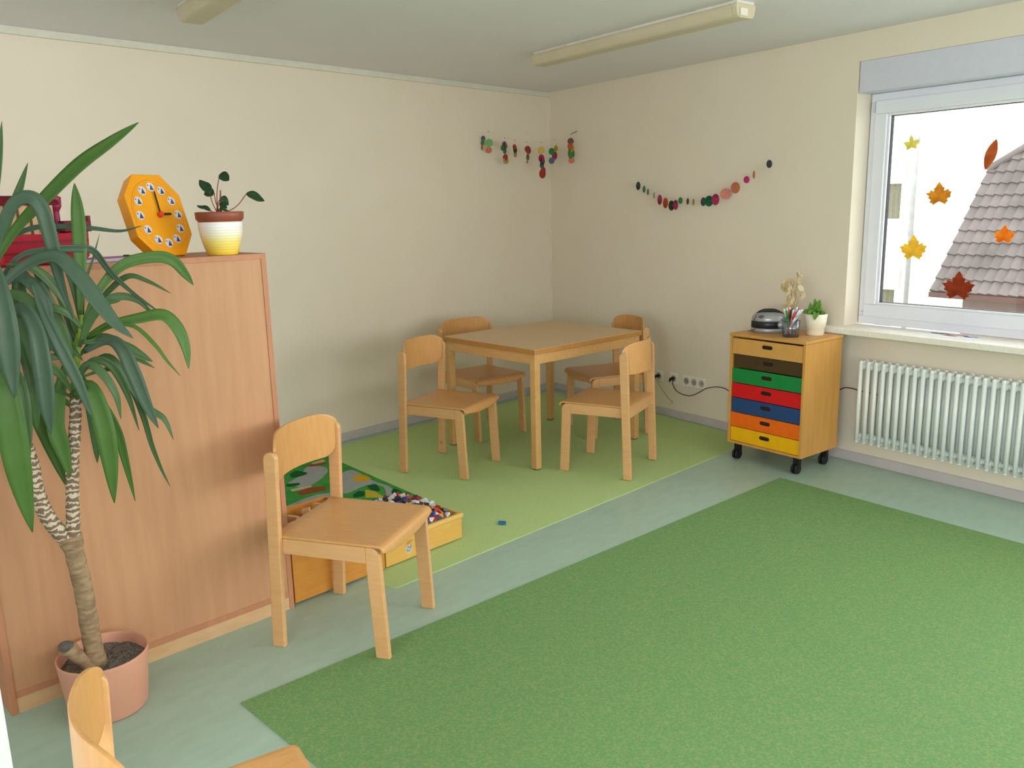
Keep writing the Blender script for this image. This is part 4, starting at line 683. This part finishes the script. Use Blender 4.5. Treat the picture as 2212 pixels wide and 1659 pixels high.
RED2 = [(2.794, 0.431), (2.823, 0.448), (2.857, 0.453), (2.899, 0.45), (2.916, 0.447)]
YEL = [(1.309, 0.288), (1.28, 0.264), (1.283, 0.244), (1.304, 0.217), (1.377, 0.15), (1.429, 0.121), (1.424, 0.106)]
CP = Vector((-5.4854, -4.7709, 1.5645))
def disc_at(name, x, y, z, r, q, col, parent, sgn):
    org = parent.location; to = Vector((CP.x - x, CP.y - y, 0)).normalized(); a = sgn * math.acos(max(0.15, min(1, q)))
    nrm = Matrix.Rotation(a, 3, 'Z') @ to; bm = bmesh.new()
    lathe(bm, [(r, -0.0004), (r, 0.0004)], 22, M=Matrix.Translation(Vector((x, y, z)) - org) @ nrm.to_track_quat('Z', 'Y').to_matrix().to_4x4())
    return obj(name, bm, sheer('foil_' + col, col, 0.82), parent)
thr = mat('nylon_thread', 'c9c2a8', 0.4)
g = thing('disc_garland', 'garland of coloured discs sagging along the right wall', 'garland', (GAR[0][0], GAR[0][1], GAR[0][2]))
for i, (x, y, z, r, q, c) in enumerate(GAR): disc_at('disc', x, y, z, r, q, c, g, 1)
bm = bmesh.new(); tube(bm, [Vector((x, y, z)) - g.location for x, y, z, *_ in GAR], 0.0005, 4); obj('thread', bm, thr, g)
SN = ['leftmost strand of three small discs slate green and salmon in the corner', 'short strand of a light green disc above an orange disc in the corner', 'long mixed strand, third from the left of the corner decoration', 'dark green and tan strand, fourth from the left in the corner', 'strand with a red disc on top left of the yellow topped strand', 'longest strand with a yellow disc on top and a red one at the bottom', 'strand with a green and a blue disc right beside the longest one', 'rightmost strand of dark red, yellow, green and orange discs']
rnd = random.Random(2)
for s, lab in zip(STR, SN):
    t = thing('disc_strand', lab, 'hanging decoration', (s[0][0], s[0][1], s[0][2]), 0, 'strands of discs hung across the room corner')
    for (x, y, z, r, q, c) in s: disc_at('disc', x, y, z, r, q, c, t, rnd.choice((-1, 1)))
    bm = bmesh.new(); zt = s[0][2] + 0.055; tube(bm, [Vector((s[0][0], s[0][1], zt)) - t.location] + [Vector((x, y, z)) - t.location for x, y, z, *_ in s], 0.0004, 4); obj('thread', bm, thr, t)
t = thing('hanging_line', 'thin line with tiny knots spanning the corner above the disc strands', 'line', PINS[0])
ends = [Vector((-0.86, 0.0, 2.15))] + [Vector(p) for p in PINS[:8]] + [Vector((-0.06, -0.356, 2.16))]
bm = bmesh.new(); tube(bm, [e_ - t.location for e_ in ends], 0.0005, 4); obj('thread', bm, thr, t)
for p in PINS[1:7]:
    bm = bmesh.new(); ball(bm, Vector(p) - t.location, 0.0035, 0.0035, 0.0035, 8, 6); obj('knot', bm, mat('knot', '4a5a48', 0.6), t)
bm = bmesh.new(); tube(bm, [Vector(PINS[7]) - t.location, Vector(PINS[8]) - t.location], 0.003, 6); obj('green_peg', bm, mat('peg', '2f5a3f', 0.5), t)

# ------------------------------------------------------------------ sockets and cables
sw = mat('socket_white', 'eeebe2', 0.35, 'eae7dd', 5); sg = mat('socket_inner', 'c3bfb4', 0.4); pk = mat('plug_black', '1d1a1a', 0.4)
RZ = math.atan2(WU.y, WU.x)
def socket(a, n, lab):
    t = thing('wall_socket', lab, 'socket', WP(a, 0.30, 0), RZ)   # local y negative = into the room
    w_ = 0.0355 * n + 0.005
    obj('cover_plate', BX(-w_, w_, -0.010, 0, -0.0405, 0.0405), sw, t, bevel=0.004)
    for k in range(n):
        x = (k - (n - 1) / 2) * 0.071; bm = bmesh.new()
        lathe(bm, [(0.026, 0.0), (0.026, 0.0015), (0.021, 0.0015), (0.019, -0.004), (0.001, -0.004)], 24, M=Matrix.Translation((x, -0.010, 0)) @ Matrix.Rotation(PI / 2, 4, 'X')); s_ = obj('socket_well', bm, sg, t)
        for dx in (-0.0085, 0.0085): 
            bm = bmesh.new(); tube(bm, [(x + dx, -0.0115, 0), (x + dx, -0.006, 0)], 0.0028, 8); obj('contact_hole', bm, pk, s_)
    return t
socket(1.286, 1, 'single wall socket nearest the corner with a black plug'); socket(1.437, 1, 'single wall socket feeding the dark red cable'); socket(1.632, 3, 'triple white wall socket strip left of the drawer unit')
def cable(name, pts, r, m, label, plug=None, o0=0.012):
    root = Vector(WP(pts[0][0], pts[0][1], o0)); t = thing(name, label, 'cable', root)
    P = [WP(a, z, o0) - root for a, z in pts]; bm = bmesh.new(); tube(bm, spline(P, 6), r, 8); obj('cord', bm, m, t, smooth=True)
    if plug:
        bm = bmesh.new(); q = WP(plug[0], plug[1], 0.012) - root; q2 = WP(plug[0], plug[1], 0.045) - root; q3 = WP(plug[0] - 0.006, plug[1] - 0.02, 0.05) - root; tube(bm, [q, q2, q3], [0.012, 0.011, 0.006], 12); obj('plug', bm, pk, t)
    return t
cable('cable', RED + [(2.05, 0.25), (2.2, 0.24), (2.45, 0.30), (2.65, 0.37), (2.74, 0.40)] + RED2 + [(3.05, 0.44)], 0.003, mat('cable_dark_red', '5a1c22', 0.5), 'dark red cable looping along the wall behind the drawer unit', (1.437, 0.30))
cable('cable', [YEL[0], (1.272, 0.27)] + YEL[2:], 0.0022, mat('cable_yellow_green', 'b0aa4c', 0.5), 'thin yellow green cable hanging down from the first socket', (1.286, 0.30))

# ------------------------------------------------------------------ dried leaves on the pane, drawing on the sill
def maple(n=5, seed=0, tall=1.0):
    rnd = random.Random(seed); pts = []
    # (angle, radius) of tips and the shallow bays between them
    K5 = [(-2.75, .45), (-2.45, .78), (-2.3, .66), (-2.05, .80), (-1.85, .62), (-1.62, .86), (-1.42, .80), (-1.22, 1.05), (-1.05, .82), (-0.86, .90), (-0.66, .58), (-0.48, .82), (-0.34, .78), (-0.2, .94), (0.0, 1.15)]
    K3 = [(-2.7, .5), (-2.35, .8), (-2.0, .62), (-1.55, .75), (-1.25, 1.05), (-1.0, .75), (-0.6, .42), (-0.35, .72), (-0.18, .82), (0.0, 1.1)]
    K = K5 if n == 5 else K3
    for a, r in K: pts.append((math.sin(a) * r * rnd.uniform(.93, 1.06), math.cos(a) * r * tall))
    for a, r in K[-2::-1]: pts.append((math.sin(-a) * r * rnd.uniform(.93, 1.06), math.cos(a) * r * tall))
    pts.append((0.0, -0.32)); return pts
OG = -0.162
def winleaf(a, z, size, rot, pts, col, col2, label):
    t = thing('dried_leaf', label, 'leaf', WP(a, z, OG), RZ)
    c, s = math.cos(rot), math.sin(rot); bm = bmesh.new()
    # fan from the centre so concave outlines stay clean
    for d in (0.0, -0.0012):
        cv = bm.verts.new((0, d, 0)); vs = [bm.verts.new((size * (x * c - y * s), d, size * (x * s + y * c))) for x, y in pts]
        for k in range(len(vs)): bm.faces.new((cv, vs[k], vs[(k + 1) % len(vs)]))
    m = translucent('leaf_' + col, col, 0.6, 0.6); rp = [n for n in m.node_tree.nodes if n.type == 'VALTORGB'][0]; rp.color_ramp.elements[1].color = S(col2)
    obj('leaf_blade', bm, m, t)
    bm = bmesh.new()
    for ang in (-1.2, -0.6, 0, 0.6, 1.2):
        x, y = math.sin(ang) * 0.7, math.cos(ang) * 0.7; tube(bm, [(0, -0.0016, 0), (size * (x * c - y * s), -0.0016, size * (x * s + y * c))], 0.0006, 4)
    obj('vein', bm, mat('vein_' + col2, col2, 0.7), t)
winleaf(3.042, 1.868, 0.050, 0.1, maple(3, 1), 'e3dc8e', 'cfc56a', 'small pale yellow green leaf at the top left of the pane')
oval = [(0.36 * math.sin(PI * k / 10) ** 0.8, -1 + 2 * k / 10) for k in range(11)] + [(-0.36 * math.sin(PI * k / 10) ** 0.8, 1 - 2 * k / 10) for k in range(1, 10)]
winleaf(3.478, 1.785, 0.082, -0.28, oval, 'cc8450', 'b06a38', 'single oval orange brown leaf at the top of the pane')
winleaf(3.222, 1.572, 0.076, 0.05, maple(5, 3, 0.95), 'dcae48', 'c08a30', 'golden brown maple leaf in the middle of the pane')
winleaf(3.098, 1.27, 0.082, 0.05, maple(5, 4), 'e6cb60', 'd0b044', 'yellow maple leaf low on the left of the pane')
winleaf(3.583, 1.357, 0.056, 0.0, maple(5, 5), 'e8a43c', 'd07c1c', 'small orange yellow maple leaf in front of the tiled roof')
winleaf(3.368, 1.066, 0.090, 0.0, maple(5, 6), 'a8552e', '8c4020', 'dark red brown maple leaf at the bottom of the pane')
t = thing('drawing', 'white sheet with a colourful drawing lying on the window sill', 'drawing', WP(3.41, z0, -0.035), RZ)
obj('sheet', BX(-0.145, 0.145, -0.085, 0.075, 0.0003, 0.0013), mat('drawing_paper', 'eeeef2', 0.6), t)
for i, (x, y, wx, wy, c) in enumerate(((-0.09, 0.03, 0.04, 0.012, '2c2a48'), (-0.05, 0.04, 0.03, 0.010, '5a2c66'), (-0.01, 0.02, 0.03, 0.014, 'd0743a'), (0.03, 0.03, 0.03, 0.012, 'e0922c'), (0.06, 0.035, 0.022, 0.010, 'b0305a'), (0.09, 0.01, 0.03, 0.012, '3d7ec0'), (0.0, -0.01, 0.05, 0.008, '6a3a28'), (0.12, 0.03, 0.015, 0.008, '4a4a8c'))):
    bm = bmesh.new(); lathe(bm, [(1, 0), (1, 0.0004)], 16, M=Matrix.Translation((x, y, 0.0013)) @ Matrix.Rotation(-0.2, 4, 'Z') @ Matrix.Diagonal((wx, wy, 1, 1))); obj('colour_patch', bm, mat('patch_' + c, c, 0.7), t)

# ------------------------------------------------------------------ outside
struct('ground', BX(0.6, 60, -40, 40, -5.2, -5.0), mat('yard', '9a968c', 0.9, '8d897f', 1))
E0 = Vector((15.886, 1.823, -0.587)); ed = Vector((-0.217, -0.976, 0)).normalized(); T0 = Vector((17.98, 1.357, 2.213)); gd = (T0 - E0); gd = (gd - ed * gd.dot(ed)).normalized(); nd = ed.cross(gd).normalized()
if nd.z < 0: nd = -nd
hs = thing('neighbour_house', 'neighbouring house with a steep grey tiled roof outside the window', 'house', E0)
tile = mat('roof_tile', '665e5a', 0.8, '524b48', 1.2, spec=0.2)
bm = bmesh.new(); step = 0.0375; ncol = 190
for r in range(15):
    lo_, hi_ = r * 0.345 - 0.02, (r + 1) * 0.345 + 0.01; prev = None
    for k in range(ncol + 1):
        x = k * step; lim = min(3.52 + x * 0.98, 5.0)
        if lo_ > lim - 0.05: prev = None; continue
        hh = min(hi_, lim); wv = 0.026 * math.sin(2 * PI * x / 0.225) + 0.008 * math.sin(4 * PI * x / 0.225)
        a = ed * x + gd * lo_ + nd * (0.065 + wv); b2 = ed * x + gd * hh + nd * (0.012 + wv); c_ = ed * x + gd * lo_ + nd * (0.0 + wv * 0.4)
        cur = (bm.verts.new(a), bm.verts.new(b2), bm.verts.new(c_))
        if prev: bm.faces.new((prev[0], cur[0], cur[1], prev[1])); bm.faces.new((prev[2], cur[2], cur[0], prev[0]))
        prev = cur
rf = obj('tiled_roof', bm, tile, hs)
bm = bmesh.new(); prism(bm, [(0.0, 0.0), (7.1, 0.0), (7.1, 4.9), (1.45, 4.9), (0.0, 3.5)], lambda a, b, d: ed * a + gd * b + nd * d, -0.12, -0.015); obj('roof_boarding', bm, mat('boarding', '7a5a4c', 0.8), hs)
bm = bmesh.new(); prism(bm, [(0.0, -0.05), (7.1, -0.05), (7.1, 0.06), (0.0, 0.06)], lambda a, b, d: ed * a + Vector((-0.976, 0.217, 0)) * (b + 0.02) + Vector((0, 0, d)), -0.14, -0.02); obj('gutter', bm, mat('gutter_brown', '4c332b', 0.6), hs)
gh = Vector((gd.x, gd.y, 0)).normalized()
bm = bmesh.new(); prism(bm, [(0.55, 0.45), (7.0, 0.45), (7.0, 2.0), (0.55, 2.0)], lambda a, b, d: ed * a + gh * b + Vector((0, 0, d)), -4.4, -0.02); obj('house_wall', bm, mat('render_beige', '6f5f56', 0.9, '655650', 2), hs)
bm = bmesh.new(); tube(bm, [ed * 0.0 + gd * 3.5 + nd * 0.05, ed * 1.45 + gd * 4.92 + nd * 0.05, ed * 7.1 + gd * 4.92 + nd * 0.05], 0.09, 10); obj('ridge_tiles', bm, tile, hs)

ap = thing('apartment_building', 'pale building with a drainpipe and curtained windows outside', 'building', WP(-10.0, -5.0, -20.6), RZ)
# local x = along the wall, local y negative = towards us, z above ground level of the yard
def ax(a): return a + 10.0
def az(z): return z + 5.0
cw = mat('facade_white', 'f2efe4', 0.9, 'efecdf', 1); cl = mat('facade_cream', 'c8c2a6', 0.9)
bm = bmesh.new(); cols_ = [(-18, -9.75), (-9.75, -8.25), (-8.25, -7.3)]
wins = [(0.9, 2.12), (-2.45, -1.13), (4.3, 5.5)]
box(bm, ax(-18), ax(-9.75), 0, 0.4, 0, 14); box(bm, ax(-8.25), ax(-7.3), 0, 0.4, 0, 14); zz = -5.0
for a, b2 in sorted(wins): box(bm, ax(-9.75), ax(-8.25), 0, 0.4, az(zz), az(a)); zz = b2
box(bm, ax(-9.75), ax(-8.25), 0, 0.4, az(zz), 14); obj('facade', bm, cw, ap)
for a, b2 in wins:
    f = obj('building_window', BX(ax(-9.75), ax(-8.25), 0.15, 0.2, az(a), az(b2)), mat('far_pane', '6f7668', 0.3), ap)
    bm = bmesh.new(); 
    for x in (-9.75, -9.05, -8.33): box(bm, ax(x), ax(x) + 0.08, 0.10, 0.15, az(a), az(b2))
    box(bm, ax(-9.75), ax(-8.25), 0.10, 0.15, az(a), az(a) + 0.08); box(bm, ax(-9.75), ax(-8.25), 0.10, 0.15, az(b2) - 0.08, az(b2)); obj('window_frame', bm, cw, f)
    bm = bmesh.new(); n = 40
    vs = [[bm.verts.new((ax(-9.67) + 1.3 * k / n, 0.13 + 0.015 * math.sin(k * 1.3), az(z_))) for z_ in (a + 0.1, b2 - 0.1)] for k in range(n + 1)]
    for p_, q_ in zip(vs, vs[1:]): bm.faces.new((p_[0], q_[0], q_[1], p_[1]))
    obj('curtain', bm, mat('curtain', '75735f', 0.9, '5f5e4e', 14, (6, 1, 0.4)), f)
    obj('shutter_casing', BX(ax(-9.75), ax(-8.1), -0.06, 0.0, az(b2), az(b2) + 0.62), cl, ap)
    obj('sill', BX(ax(-9.85), ax(-8.15), -0.08, 0.0, az(a) - 0.06, az(a)), cl, ap)
bm = bmesh.new(); tube(bm, [(ax(-7.83), -0.12, 0), (ax(-7.83), -0.12, 14)], 0.07, 12); pp = obj('drainpipe', bm, mat('zinc_pipe', '9a9c98', 0.5, '8c8e8a', 3), ap, smooth=True)
for z_ in (3, 5.5, 8.2): 
    bm = bmesh.new(); tube(bm, [(ax(-7.83), -0.12, z_), (ax(-7.83), -0.12, z_ + 0.12)], 0.085, 12); obj('pipe_collar', bm, mat('zinc_collar', '8a8c88', 0.5), pp)
